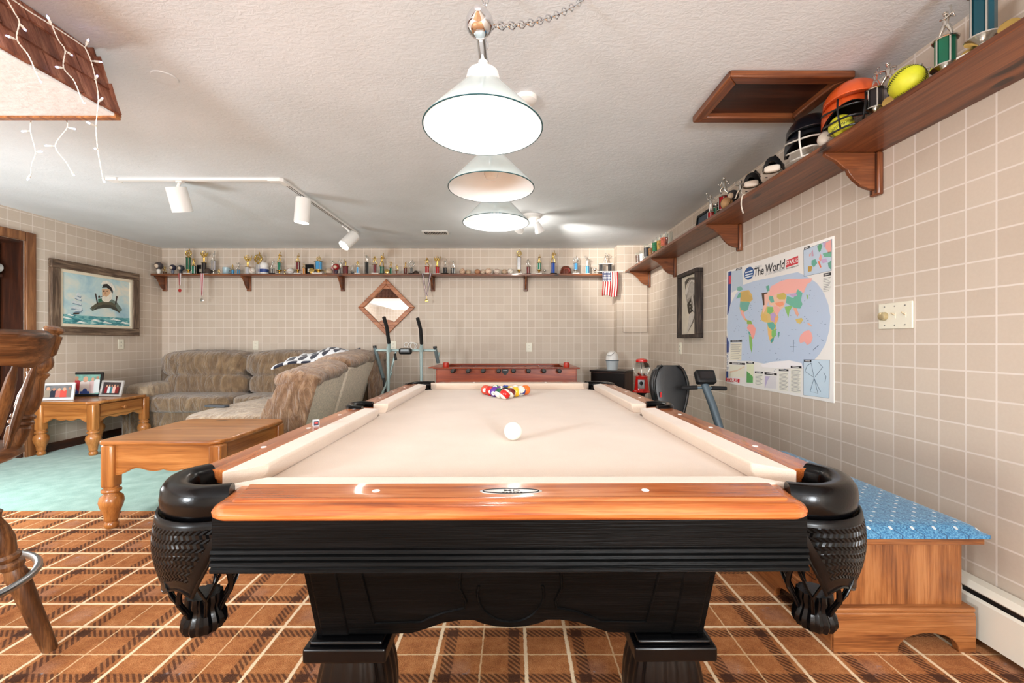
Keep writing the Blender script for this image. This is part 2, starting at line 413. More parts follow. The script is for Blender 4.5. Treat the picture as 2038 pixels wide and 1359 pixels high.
# ================================================================ the room
def seg_wall(name, mat, boxes):
    m = MB()
    for b in boxes: m.box(*b)
    return struct(m.build(name, mat, smooth=False))
GY = 2.674     # seam between the plaid and the green carpet
m = MB(); m.box(WALL_L-.2, WALL_R+.2, WALL_N-.2, GY, -.1, 0); struct(m.build('floor', M['plaid'], smooth=False), 'rust and cream plaid carpet')
m = MB(); m.box(WALL_L-.2, WALL_R+.2, GY, WALL_B+.2, -.1, .004); struct(m.build('floor', M['green_carpet'], smooth=False), 'pale green carpet')
m = MB(); m.box(WALL_L-.2, WALL_R+.2, WALL_N-.2, WALL_B+.2, CEIL, CEIL+.1); struct(m.build('ceiling', M['plaster'], smooth=False))
seg_wall('wall_back', M['paper_x'], [(WALL_L-.2, WALL_R+.2, WALL_B, WALL_B+.2, 0, CEIL)])
seg_wall('wall_right', M['paper_y'], [(WALL_R, WALL_R+.2, WALL_N, WALL_B, 0, CEIL)])
seg_wall('wall_near', M['paper_x'], [(WALL_L-.2, WALL_R+.2, WALL_N-.2, WALL_N, 0, CEIL)])
DY0, DY1, DZ = 3.06, 3.912, 1.998   # doorway in the left wall
seg_wall('wall_left', M['paper_y'], [(WALL_L-.2, WALL_L, WALL_N, DY0, 0, CEIL), (WALL_L-.2, WALL_L, DY1, WALL_B, 0, CEIL), (WALL_L-.2, WALL_L, DY0, DY1, DZ, CEIL)])
# boxed-in corner post beside the right shelf
CPX, CPY = PX(1228, 5.28), 5.28
o = seg_wall('wall_corner', M['paper_x'], [(CPX, WALL_R, CPY, WALL_B, 0, CEIL)])
m = MB(); m.box(CPX+.07, WALL_R-.015, CPY-.022, CPY, PZ(661, 5.27), PZ(561, 5.27))
struct(m.build('trim_1', M['paper_x'], bevel=.002), 'papered access panel on the corner post')
# doorway casing, jamb and plank door
m = MB(); w = .085
m.box(WALL_L-.005, WALL_L+.022, DY1, DY1+w, 0, DZ+w); m.box(WALL_L-.005, WALL_L+.022, DY0-w, DY0, 0, DZ+w)
struct(m.build('trim_2', M['casing_z'], bevel=.008, seg=3), 'stained wooden door casing')
m = MB(); m.box(WALL_L-.005, WALL_L+.022, DY0, DY1, DZ, DZ+w); struct(m.build('trim_3', M['casing_z'], bevel=.008), 'stained wooden door head casing')
m = MB(); m.box(WALL_L-.2, WALL_L-.006, DY1-.02, DY1, 0, DZ); m.box(WALL_L-.2, WALL_L-.006, DY0, DY0+.02, 0, DZ); m.box(WALL_L-.2, WALL_L-.006, DY0+.02, DY1-.02, DZ-.02, DZ)
struct(m.build('trim_4', M['dark_z'], smooth=False), 'dark wooden door jamb')
m = MB(); m.box(WALL_L-.26, WALL_L-.2, DY0-.05, DY1+.05, 0, DZ+.05)
door = struct(m.build('door_1', M['dark_z'], smooth=False), 'dark stained plank door in the doorway')
y = DY1-.022
while y > DY0+.05:
    m = MB(); m.box(WALL_L-.2, WALL_L-.182, y-.105, y-.008, .02, DZ-.03); m.build('plank', M['dark_z'], door, bevel=.004); y -= .107
# little ledge with a pale glossy thing inside the doorway
led = thing('wall_ledge', 'small dark wooden ledge inside the doorway on the left', 'ledge', (WALL_L-.15, 3.78, 1.68))
m = MB(); m.box(-.03, .05, -.3, .05, -.03, 0); m.build('board', M['dark_y'], led, bevel=.004)
m = MB(); m.prism([(-.02, -.03), (.03, -.03), (.03, -.06), (0, -.14), (-.02, -.16)], -.2, -.17, 'xz'); m.build('bracket', M['dark_z'], led)
m = MB()
m.grid(lambda u, v: (WALL_L-.14+.05*math.sin(2*PI*u)*(.5+.5*v), 3.50+.33*v, 1.705+(.012+.03*v)*math.cos(2*PI*u)+.03*v*v), 14, 10, True)
tag(m.build('glossy_item', plain('pale_glass', (206, 206, 200), .15, trans=.4)), 'pale glossy bottle lying on the ledge in the doorway', 'item')
# baseboards and heater
m = MB(); m.box(WALL_L, WALL_L+.018, DY1+w, WALL_B, 0, .085); struct(m.build('baseboard_left', M['dark_y'], bevel=.003))
m = MB(); m.box(WALL_L+.018, CPX, WALL_B-.018, WALL_B, 0, .085); struct(m.build('baseboard_back', M['dark_x'], bevel=.003))
ht = thing('baseboard_heater', 'cream metal baseboard heater along the right wall behind the bench', 'heater', (WALL_R, 2.0, 0))
def yz(poly, y0, y1, mb): mb.prism(poly, y0, y1, 'xz'); return mb
m = yz([(-.002, .02), (-.012, .02), (-.012, .215), (-.055, .215), (-.07, .195), (-.066, .190), (-.052, .206), (-.002, .206)], -4.5, 2.2, MB()); m.build('back_plate', M['cream'], ht)
m = yz([(-.072, .032), (-.066, .032), (-.066, .160), (-.060, .168), (-.064, .172), (-.072, .163)], -4.5, 2.2, MB()); m.build('front_cover', M['cream'], ht)
m = MB(); m.box(-.058, -.014, -4.49, 2.19, .05, .19); m.build('fin_core', M['black'], ht)
for yy in [-1.3+.42*k for k in range(7)]:
    m = MB(); m.box(-.068, -.060, yy-.004, yy+.004, .165, .2); m.build('hanger', M['cream'], ht)

# ---- wall plates
def outlet(loc, rz, label, holes=True):
    t = thing('wall_outlet', label, 'outlet', loc, rz, 'wall outlets')
    m = MB(); m.box(-.036, .036, -.006, 0, -.058, .058); m.build('plate', M['ivory'], t, bevel=.002)
    for s in (-1, 1):
        m = MB(); m.lathe([(0, .0075), (.016, .0075), (.0165, .006)], 16, (0, 0, s*.021), axis=(0, -1, 0)); r = m.build('receptacle', M['ivory'], t)
        m = MB(); m.box(-.007, -.005, -.0085, -.006, s*.021-.004, s*.021+.006); m.box(.005, .007, -.0085, -.006, s*.021-.004, s*.021+.006); m.build('slot', M['black'], r)
outlet((PX(509, WALL_B), WALL_B, PZ(687, WALL_B)), 0, 'ivory outlet on the back wall above the brown sofa')
outlet((PX(1053, WALL_B), WALL_B, PZ(691, WALL_B)), 0, 'ivory outlet on the back wall above the foosball table')
outlet((PX(783, WALL_B), WALL_B, PZ(688, WALL_B)), 0, 'ivory outlet on the back wall behind the elliptical machine')
outlet((WALL_L, 845*4.5/780, PZ(685, 4.87)), PI/2, 'ivory outlet on the left wall below the captain painting')
outlet((WALL_R, 845*1.687/334, PZ(693, 4.268)), -PI/2, 'ivory outlet on the right wall below the sketch picture')
sp = thing('switch_plate', 'wide ivory switch plate with round dimmer knob on right wall', 'switch', (WALL_R, 1.867, PZ(628, 1.867)), -PI/2)
m = MB(); m.box(-.083, .083, -.007, 0, -.058, .058); m.build('plate', M['ivory'], sp, bevel=.003)
m = MB(); m.lathe([(.019, .007), (.018, .024), (.013, .026), (0, .026)], 20, (-.05, 0, 0), axis=(0, -1, 0)); k = m.build('dimmer_knob', plain('brass_knob', (196, 180, 140), .3, .6), sp)
for x in (0, .05):
    m = MB(); m.box(x-.005, x+.005, -.009, -.007, -.012, .012); sw = m.build('toggle_slot', M['ivory'], sp)
    m = MB(); m.hexa([(x-.004, -.009, .001), (x+.004, -.009, .001), (x+.004, -.007, .004), (x-.004, -.007, .004)], [(x-.003, -.024, .010), (x+.003, -.024, .010), (x+.003, -.022, .014), (x-.003, -.022, .014)]); m.build('toggle', plain('aged_ivory', (206, 190, 160), .4), sw)
for x in (-.05, 0, .05):
    for z in (-.042, .042):
        m = MB(); m.lathe([(.003, .007), (.0025, .0085), (0, .0085)], 8, (x, 0, z), axis=(0, -1, 0)); m.build('screw', M['steel'], sp)

# ---- ceiling pieces
hx0, hx1, hy0, hy1 = .965, 1.525, 1.885, 2.28
ha = thing('ceiling_hatch', 'dark stained wooden hatch frame on the ceiling near right shelf', 'hatch', ((hx0+hx1)/2, (hy0+hy1)/2, CEIL))
a, b, w, d = (hx1-hx0)/2, (hy1-hy0)/2, .055, .034
for q in ([(-a, -b), (a, -b), (a-w, -b+w), (-a+w, -b+w)], [(-a, b), (-a+w, b-w), (a-w, b-w), (a, b)]):
    m = MB(); m.prism(q, -d, 0, 'xy'); m.build('frame_board', M['shelf_x'], ha, bevel=.006)
for q in ([(-a, -b), (-a+w, -b+w), (-a+w, b-w), (-a, b)], [(a, -b), (a, b), (a-w, b-w), (a-w, -b+w)]):
    m = MB(); m.prism(q, -d, 0, 'xy'); m.build('frame_board', M['shelf_y'], ha, bevel=.006)
m = MB(); m.box(-a+w-.01, a-w+.01, -b+w-.01, b-w+.01, -.008, 0); m.build('panel', M['dark_x'], ha)
vt = thing('ceiling_vent', 'small white louvred air vent on the ceiling beyond the pendants', 'vent', (PX(867, 4.67), 4.67, CEIL))
m = MB(); m.box(-.14, .14, -.075, .075, -.008, 0); m.build('frame', M['white_paint'], vt, bevel=.003)
for k in range(14):
    x = -.115+.0177*k
    m = MB(); m.box(x-.005, x+.005, -.05, .05, -.0095, -.0075); m.build('slot', plain('vent_slot', (40, 40, 42), .6), vt)
m = MB(); m.lathe([(0, -.03), (.035, -.03), (.052, -.02), (.055, 0)], 24); o = m.build('ceiling_rose', M['white_paint'])
o.location = (PX(1047, 2.1), 2.1, CEIL); tag(o, 'round white rose on the ceiling behind the nearest pendant shade', 'ceiling rose')
m = MB(); m.lathe([(0, -.004), (.05, -.004), (.052, 0)], 24); o = m.build('ceiling_plug', M['plaster'])
o.location = (PX(328, 1.94), 1.94, CEIL); tag(o, 'flat painted round cover plate on the ceiling by the shingles', 'cover plate')
# ================================================================ pool table
PT = thing('pool_table', 'pool table with beige felt, oak rails and black carved base', 'pool table', (-.012*.9, 2.094*.9, 0), math.radians(.42))
PT.scale = (.9, .9, .9)
RZ, BZ = .871, .824                 # rail top and cloth height (local)
NX, NY, SP = .612, 1.1175, -.03     # SP: where the side pockets sit
WX = .685                           # inner edge of the side rails
#               # cushion noses
# slate with cloth, corners and side notches cut for the pockets
def arc(cx, cy, r, a0, a1, n): return [(cx+r*math.cos(a0+(a1-a0)*i/n), cy+r*math.sin(a0+(a1-a0)*i/n)) for i in range(n+1)]
pc = (.632, 1.185)
EX, EY = .684, 1.168
q = []
for sx, sy in ((1, -1), (1, 1), (-1, 1), (-1, -1)):
    pts = [(sx*EX, sy*(EY-.125)), (sx*(EX-.045), sy*(EY-.105)), (sx*(EX-.088), sy*(EY-.055)), (sx*(EX-.094), sy*EY)]
    if (sx, sy) in ((1, -1), (-1, 1)): pts.reverse()
    q += pts
    if (sx, sy) == (1, -1): q += arc(EX+.02, SP, .07, math.radians(245), math.radians(115), 8)
    if (sx, sy) == (-1, 1): q += arc(-EX-.02, SP, .07, math.radians(65), math.radians(-65), 8)
m = MB(); m.prism(q, BZ-.03, BZ, 'xy'); m.build('cloth_bed', M['felt'], PT, smooth=False)
m = MB(); m.box(-.56, .56, -1.1, 1.1, .735, BZ-.031); m.build('slate_frame', M['black_y'], PT)
# wooden rails: profile in (distance outwards, height)
prof = [(0, RZ), (.084, RZ), (.089, RZ-.001), (.092, RZ-.0045), (.096, RZ-.0050), (.105, RZ-.0045), (.113, RZ-.007), (.120, RZ-.012), (.1245, RZ-.019), (.1235, RZ-.026), (.118, RZ-.031), (.108, RZ-.033), (0, RZ-.033)]
def rail(axis, off, sgn, lo, hi, rlo, rhi, name='rail'):
    """rail along x or y; ends lo/hi, with end rounding functions"""
    m = MB(); vs = []
    for end, fn in ((lo, rlo), (hi, rhi)):
        for d, z in prof:
            a = end+fn(d); d *= .84
            vs.append((a, sgn*(off+d), z) if axis == 'x' else (sgn*(off+d), a, z))
    n = len(prof)
    m.add(vs, [tuple(range(n)), tuple(range(2*n-1, n-1, -1))]+[(i, (i+1) % n, n+(i+1) % n, n+i) for i in range(n)])
    return m.build(name, M['rail_'+axis], PT, ang=30)
def rnd(d, R=.045, tilt=.10):
    x = max(0, d-(.125-R)); return tilt*d+(R-math.sqrt(max(0, R*R-x*x)))
def end_rail(s):
    """end rail whose moulded edge runs along the front and round both corners"""
    w0, w1 = NY+.05, NY+.175
    half = [(-.602, w0), (-.592, w1-.085), (-.586, w1-.05)]+[(-.541-.045*math.cos(a), w1-.045+.045*math.sin(a)) for a in [PI/2*k/7 for k in range(1, 8)]]
    path = half+[(-x, w) for x, w in reversed(half)]
    n = len(path); nor = []
    for i in range(n):
        a, b = path[max(i-1, 0)], path[min(i+1, n-1)]; t = Vector((b[0]-a[0], b[1]-a[1])).normalized(); nor.append(Vector((t.y, -t.x)))
    pr = [(.125-d, z) for d, z in prof if d > .08]; k = len(pr)
    m = MB(); vs = []
    for i in range(n):
        for e, z in pr: vs.append((path[i][0]+nor[i].x*e, s*max(w0, path[i][1]+nor[i].y*e), z))
    fs = [(i*k+j, i*k+j+1, (i+1)*k+j+1, (i+1)*k+j) for i in range(n-1) for j in range(k-1)]
    fs += [tuple(i*k for i in range(n)), tuple(i*k+k-1 for i in reversed(range(n))), tuple(range(k))+tuple((n-1)*k+j for j in reversed(range(k)))]
    m.add(vs, fs); m.build('rail', M['rail_x'], PT, ang=30)
for s in (-1, 1):
    end_rail(s)
    rail('y', WX, s, -1.066, SP-.085, lambda d: rnd(d), lambda d: -rnd(d, .02, .05))
    rail('y', WX, s, SP+.085, 1.066, lambda d: rnd(d, .02, .05), lambda d: -rnd(d))
# cushions
def cushion(axis, off, sgn, lo, hi, flo, fhi, cw=.052):
    P = [(0, RZ+.0006), (cw-.004, RZ-.0002), (cw, RZ-.004), (cw-.002, RZ-.022), (cw-.014, BZ+.0005), (0, BZ+.0005)]
    m = MB(); vs = []
    for end, k in ((lo, flo), (hi, fhi)):
        for d, z in P:
            a = end+k*d
            vs.append((a, sgn*(off-d), z) if axis == 'x' else (sgn*(off-d), a, z))
    n = len(P)
    m.add(vs, [tuple(range(n)), tuple(range(2*n-1, n-1, -1))]+[(i, (i+1) % n, n+(i+1) % n, n+i) for i in range(n)])
    m.build('cushion', M['felt'], PT, bevel=.003, ang=25)
for s in (-1, 1):
    cushion('x', NY+.05, s, -.607, .607, 1.05, -1.05)
    cushion('y', WX, s, -1.082, SP-.066, .94, -.15, WX-NX)
    cushion('y', WX, s, SP+.066, 1.082, .15, -.94, WX-NX)
# pearl sights
m = MB(); m.lathe([(0, .0012), (.0075, .001), (.008, 0)], 14); dot = m.build('sight', M['white_dot'], PT); first = True
spots = [(x, s*(NY+.095)) for s in (-1, 1) for x in (-.2795, .2795)]+[(s*(WX+.042), y) for s in (-1, 1) for y in (-.838, -.559, -.279, .279, .559, .838)]
for x, y in spots:
    if first: dot.location = (x, y, RZ); first = False
    else: inst(dot, 'sight', PT, (x, y, RZ))
# oval maker's plate on the end rail
m = MB(); yc = -(NY+.100)
m.prism([(.064*math.cos(a), yc+.017*math.sin(a)) for a in [2*PI*k/32 for k in range(32)]], RZ, RZ+.001, 'xy')
pl = m.build('maker_plate', plain('silver_plate_face', (188, 186, 182), .3, .5), PT, smooth=False)
m = MB(); m.tube([(.0575*math.cos(a), yc+.0142*math.sin(a), RZ+.0012) for a in [2*PI*k/40 for k in range(40)]], .0012, 6, closed=True)
put_text(m, 'MD', .018, lambda x, y: (x+.002, yc+.002+y*.85, RZ+.0014), 1.3, bold=.01)
for k in range(6):
    x = -.018+.0072*k; m.box(x, x+.0052, yc-.0090, yc-.0062, RZ+.0010, RZ+.0015)
m.build('plate_lettering', M['black'], pl)
# black apron boards with reeded lower edge
ap = [(0, RZ-.033), (.012, RZ-.033), (.012, .775), (.017, .773), (.019, .767), (.013, .764), (.018, .761), (.020, .756), (.014, .753), (.019, .750), (.021, .744), (.015, .741), (.019, .737), (.020, .731), (.014, .727), (0, .727)]
for s in (-1, 1):
    m = MB(); m.prism([(s*(NY+.13+d), z) for d, z in ap], -.585, .585, 'yz'); m.build('apron', M['black_x'], PT, ang=25, smooth=False)
    m = MB(); m.prism([(s*(.745+d), z) for d, z in ap], -1.05, 1.05, 'xz'); m.build('apron', M['black_y'], PT, ang=25, smooth=False)
# leather corner pockets
def catmull(P, n=6):
    out = []
    for i in range(len(P)-1):
        p0 = Vector(P[max(i-1, 0)]); p1 = Vector(P[i]); p2 = Vector(P[i+1]); p3 = Vector(P[min(i+2, len(P)-1)])
        for k in range(n):
            t = k/n; out.append(.5*((2*p1)+(p2-p0)*t+(2*p0-5*p1+4*p2-p3)*t*t+(3*p1-p0-3*p2+p3)*t**3))
    out.append(Vector(P[-1])); return out
def pocket(sx, sy):
    U = catmull([(.590, 1.192, 0), (.635, 1.206, 0), (.680, 1.199, 0), (.722, 1.172, 0), (.750, 1.128, 0), (.760, 1.085, 0), (.738, 1.044, 0)], 6)
    n = len(U); hw, zt, zb = .030, RZ+.009, RZ-.066
    cs = []
    for k in range(14):
        a = 2*PI*k/14; c, s_ = math.cos(a), math.sin(a)
        cs.append((math.copysign(abs(c)**.75, c)*hw, (zt+zb)/2+math.copysign(abs(s_)**.7, s_)*(zt-zb)/2))
    def fr(i):
        t = (U[min(i+1, n-1)]-U[max(i-1, 0)]).normalized(); return Vector((t.y, -t.x, 0))   # towards the hole is negative
    m = MB()
    vs = []
    for i in range(n):
        N = -fr(i)
        for a, z in cs:
            p = U[i]+N*a; vs.append((sx*p.x, sy*p.y, z))
    fs = [(i*14+k, i*14+(k+1) % 14, (i+1)*14+(k+1) % 14, (i+1)*14+k) for i in range(n-1) for k in range(14)]+[tuple(range(14)), tuple((n-1)*14+k for k in range(14))]
    m.add(vs, fs); pk = m.build('pocket', M['leather'], PT)
    # tooled skirt
    i0, i1 = 0, 29
    def sk(u, v):
        i = i0+(i1-i0)*(.26*v+u*(1-.26*v)); k = int(i); f = i-k; p = U[k].lerp(U[min(k+1, n-1)], f); N = -fr(k)
        out = Vector((-N.x, -N.y, 0)) if (N.x*(.63)+N.y*(1.18)) < 0 else N
        drop = .150+.006*(1-u)-.012*math.sin(3*PI*u)
        p = p+out*(hw+.002+.012*math.sin(PI*min(1, v*1.1))-.010*v)
        return (sx*p.x, sy*p.y, zb+.012-drop*v)
    m = MB(); m.grid(sk, 26, 14); s = m.build('skirt', M['tooled'], pk); so = s.modifiers.new('thick', 'SOLIDIFY'); so.thickness = .006; so.offset = 0
    e = [Vector(sk(u, 1)) for u in [k/20 for k in range(21)]]; e = [Vector(sk(0, k/8)) for k in range(8)]+e+[Vector(sk(1, 1-k/8)) for k in range(1, 9)]
    m = MB(); m.tube(e, .004, 6); m.build('skirt_edge', M['leather'], pk)
    # woven web and gathered foot
    cx, cy = .678, 1.150
    R = [(.060, .845), (.068, .78), (.073, .71), (.069, .665), (.056, .63), (.040, .605), (.033, .588)]
    def rad(z):
        for (r1, z1), (r2, z2) in zip(R, R[1:]):
            if z <= z1 and z >= z2: return r1+(r2-r1)*(z1-z)/(z1-z2)
        return R[-1][0]
    m = MB()
    for k in range(7):
        for d in (1, -1):
            a0 = 2*PI*k/7; pts = []
            for j in range(13):
                z = .845-.255*j/12; a = a0+d*1.35*min(1, j/10); r = rad(z)
                pts.append((sx*(cx+r*math.cos(a)), sy*(cy+r*math.sin(a)), z))
            m.tube(pts, .0056, 8, flat=.5, up=(pts[0][0]-sx*cx, pts[0][1]-sy*cy, 0))
    m.build('web', M['leather'], pk)
    m = MB(); m.lathe([(.033, .626), (.035, .612), (.031, .600), (.035, .588), (.041, .574), (.042, .562), (.037, .551), (.022, .547), (0, .55)], 64, (sx*cx, sy*cy, 0), 16, .05); m.build('web_foot', M['leather'], pk)
for sx in (-1, 1):
    for sy in (-1, 1): pocket(sx, sy)
    # side pocket: low leather arch over the gap and a cup beneath
    m = MB(); m.tube(catmull([(sx*.690, SP-.078, RZ-.004), (sx*.745, SP-.070, RZ), (sx*.772, SP, RZ+.002), (sx*.745, SP+.070, RZ), (sx*.690, SP+.078, RZ-.004)], 6), .019, 10, flat=.8); pk = m.build('side_pocket', M['leather'], PT)
    m = MB(); m.lathe([(.062, BZ-.01), (.06, .74), (.045, .68), (0, .67)], 18, (sx*.70, SP, 0)); m.build('pocket_cup', M['leather'], pk)
# cabinet: tapered box, carved end panel, caps and fluted feet
z0, z1 = .395, .74
tx, ty, bx, by = .530, 1.035, .505, .955
for s in (-1, 1):
    m = MB(); m.hexa([(s*bx-.012, -by, z0), (s*bx+.012, -by, z0), (s*bx+.012, by, z0), (s*bx-.012, by, z0)], [(s*tx-.012, -ty, z1), (s*tx+.012, -ty, z1), (s*tx+.012, ty, z1), (s*tx-.012, ty, z1)]); m.build('side_panel', M['black_y'], PT)
    def fp(x, z, d=0):
        t = (z-z0)/(z1-z0); return (x*(1+(tx/bx-1)*t), s*(by+(ty-by)*t+d), z)
    edge = [(-.50, z1), (-.50, z0+.005), (-.30, z0+.005), (-.265, z0+.006), (-.225, z0+.020), (-.18, z0+.038), (-.13, z0+.047), (-.098, z0+.047), (-.075, z0+.036), (-.04, z0+.026), (0, z0+.023)]
    full = edge+[(-x, z) for x, z in reversed(edge[:-1])]
    m = MB(); n = len(full)
    vs = [fp(x, z, .0) for x, z in full]+[fp(x, z, -.022) for x, z in full]
    m.add(vs, [tuple(range(n)), tuple(range(2*n-1, n-1, -1))]+[(i, (i+1) % n, n+(i+1) % n, n+i) for i in range(n)])
    ep = m.build('end_panel', M['black_x'], PT, smooth=False)
    m = MB()
    m.tube([fp(.085*math.sin(a), .52-.085*math.cos(a), .001) for a in [-1.9+3.8*k/24 for k in range(25)]], .004, 6)
    for g in (-1, 1):
        pth = [(g*.125, .60), (g*.13, .54), (g*.115, .50), (g*.12, .478), (g*.17, .466), (g*.215, .448), (g*.235, .436), (g*.36, .434), (g*.375, .60)]
        m.tube([fp(x, z, .001) for x, z in pth], .004, 6)
    m.build('carved_bead', M['black_x'], ep)
    for g in (-1, 1):
        m = MB(); m.add([fp(g*.43, z0, .004), fp(g*.505, z0, .004), fp(g*.505, z1, .004), fp(g*.44, z1, .004), fp(g*.43, z0, -.03), fp(g*.505, z0, -.03), fp(g*.505, z1, -.03), fp(g*.44, z1, -.03)],
             [(0,1,2,3),(4,7,6,5),(0,4,5,1),(1,5,6,2),(2,6,7,3),(3,7,4,0)]); m.build('corner_board', M['black_x'], ep, bevel=.006)
for sx in (-1, 1):
    for sy in (-1, 1):
        cx, cy = sx*.432, sy*.885
        m = MB(); m.box(cx-.108, cx+.108, cy-.108, cy+.108, .345, .385); m.box(cx-.096, cx+.096, cy-.096, cy+.096, .383, .397)
        lg = m.build('leg', M['black_gloss'], PT, bevel=.014, seg=3)
        def ft(u, v):
            a = 2*PI*u; r = [.080, .092, .101, .106, .106, .101, .090, .074, .060][min(8, int(v*8))]
            k = v*8; i = int(min(7, k)); rr = [.082, .094, .103, .108, .108, .103, .092, .076, .062]; r = rr[i]+(rr[i+1]-rr[i])*(k-i)
            fl = 1+.06*abs(math.sin(a*9)); sq = (abs(math.cos(a))**3+abs(math.sin(a))**3)**(-1/3)
            return (cx+r*fl*sq*.92*math.cos(a), cy+r*fl*sq*.92*math.sin(a), .345-.345*v)
        m = MB(); m.grid(ft, 108, 12, True); m.build('foot', M['black_gloss'], lg, ang=60)

# ---------------------------------------------------------------- balls and chalk
PTM = Matrix.LocRotScale(PT.location, PT.rotation_euler, PT.scale)
BR = .0302; BZW = BZ*.9
BC = {1: (240, 190, 40), 2: (24, 60, 150), 3: (200, 30, 28), 4: (92, 44, 150), 5: (240, 120, 40), 6: (20, 130, 92), 7: (214, 82, 60), 8: (16, 16, 18), 9: (240, 190, 40), 10: (24, 52, 140), 11: (204, 28, 26), 12: (92, 44, 150), 13: (240, 120, 40), 14: (20, 84, 54), 15: (112, 34, 30)}
CN = {1: 'yellow', 2: 'blue', 3: 'red', 4: 'purple', 5: 'orange', 6: 'green', 7: 'coral', 8: 'black'}
ORD = ['first', 'second', 'third', 'fourth', 'fifth', 'sixth', 'seventh', 'eighth', 'ninth', 'tenth', 'eleventh', 'twelfth', 'thirteenth', 'fourteenth', 'fifteenth', 'sixteenth', 'seventeenth', 'eighteenth', 'nineteenth', 'twentieth']
m = MB(); m.sph((0,0,0), BR, nu=28, nv=18); cue = m.build('cue_ball', plain('ivory_ball', (238, 234, 222), .12, coat=.4))
cue.location = (PX(1021, .3186*845/194), .3186*845/194, BZW+BR); tag(cue, 'white cue ball alone on the beige felt', 'billiard ball')
def ballmat(n):
    t = NT('ball_%d' % n); c = srgb(BC[n])
    if n < 9: t.color(c)
    else:
        x = t.n('ShaderNodeSeparateXYZ'); t.link(t.obj(), x.inputs[0])
        g = t.m('GREATER_THAN', t.m('ABSOLUTE', x.outputs[2]), BR*.52); t.color(t.mix(g, c, srgb((240, 236, 224))))
    return t.props(.12, coat=.4)
m = MB(); m.sph((0,0,0), BR, nu=24, nv=16); bo = m.build('billiard_ball', M['white_dot']); bm_ = bo.data; bpy.data.objects.remove(bo)
m = MB(); m.grid(lambda u, v: tuple(BR*1.006*c for c in (math.cos(.42*v), math.sin(.42*v)*math.cos(2*PI*u), math.sin(.42*v)*math.sin(2*PI*u))), 18, 3, True); do = m.build('number_spot', M['white_dot']); dm_ = do.data; bpy.data.objects.remove(do)
rows = [[11], [14, 15], [4, 8, 9], [3, 12, 1, 10], [7, 6, 2, 13, 5]]
rots = {11: (.6, .5, 1.25), 14: (.9, .4, 2.0), 15: (-.9, .3, -.2), 4: (.1, .2, -1.9), 3: (.2, .1, -1.45), 7: (.2, -.05, -1.75), 9: (.1, 1.5, .2), 10: (.3, .9, -1.2), 5: (.4, .2, 1.0)}
for r, row in enumerate(rows):
    for i, n in enumerate(row):
        me = bm_.copy(); me.materials.clear(); me.materials.append(ballmat(n))
        o = bpy.data.objects.new('billiard_ball', me); col.objects.link(o)
        o.location = (-.042+(i-r/2)*BR*2.01, 2.385+r*BR*1.745, BZW+BR)
        o.rotation_euler = rots.get(n, (random.uniform(-1, 1), random.uniform(-1, 1), random.uniform(-3, 3)))
        pos = ('at the front point of the rack' if r == 0 else ('%s from the left in the %s row of the rack' % (ORD[i], ORD[r])))
        nm = (CN[n]+' solid billiard ball') if n < 9 else (CN[n-8] if n != 15 else 'brown')+' striped billiard ball'
        tag(o, nm+' '+pos, 'billiard ball', 'racked billiard balls')
        d = bpy.data.objects.new('number_spot', dm_); col.objects.link(d); d.parent = o
        m = MB(); put_text(m, str(n), .013, lambda x, y: tuple(Vector((BR, x, y)).normalized()*BR*1.012)); m.build('number', M['black'], d, smooth=False)
ch = thing('chalk_cube', 'small blue-wrapped chalk cube on the left oak rail', 'chalk', tuple(PTM @ Vector((-.718, -.52, RZ))), .5)
m = MB(); m.box(-.010, .010, -.010, .010, 0, .020); m.build('wrapper', plain('chalk_wrapper', (206, 210, 214), .5), ch, bevel=.001)
m = MB(); m.box(-.0075, .0075, -.0106, -.0098, .003, .017); m.build('printed_face', plain('chalk_print', (40, 30, 52), .5), ch)
m = MB(); m.box(-.005, .005, -.0110, -.0104, .009, .014); m.build('red_mark', plain('chalk_red', (170, 40, 36), .5), ch)
# ================================================================ lamps
LX, LZ, BARZ = -.088, H+.64, H+.85
PL = thing('billiard_lamp', 'three-shade billiard lamp on a chrome bar hung over the table', 'pendant lamp', (LX, 1.76, BARZ))
M['shade_out'] = plain('shade_silver_green', (208, 222, 222), .2, .35, coat=.3)
M['shade_in'] = plain('shade_white_enamel', (236, 240, 242), .5)
M['shade_rim'] = plain('shade_teal_rim', (30, 74, 80), .3)
M['bulb'] = plain('lit_bulb', (255, 246, 230), .3, emit=9)
M['bulb_off'] = plain('unlit_bulb', (240, 238, 232), .2)
m = MB(); m.cyl((0, -.61, 0), (0, .62, 0), .0135, n=16); m.build('bar', M['chrome'], PL)
for y in (-.63, .64):
    m = MB(); m.sph((0, y, 0), .037, nu=24, nv=16); b = m.build('ball_finial', M['chrome'], PL)
    s = 1 if y > 0 else -1
    m = MB(); m.lathe([(.016, .030), (.020, .034), (.014, .040), (.006, .048), (.009, .054), (0, .058)], 16, (0, y, 0), axis=(0, s, 0)); m.build('finial_tip', M['chrome'], b)
dz = LZ-BARZ
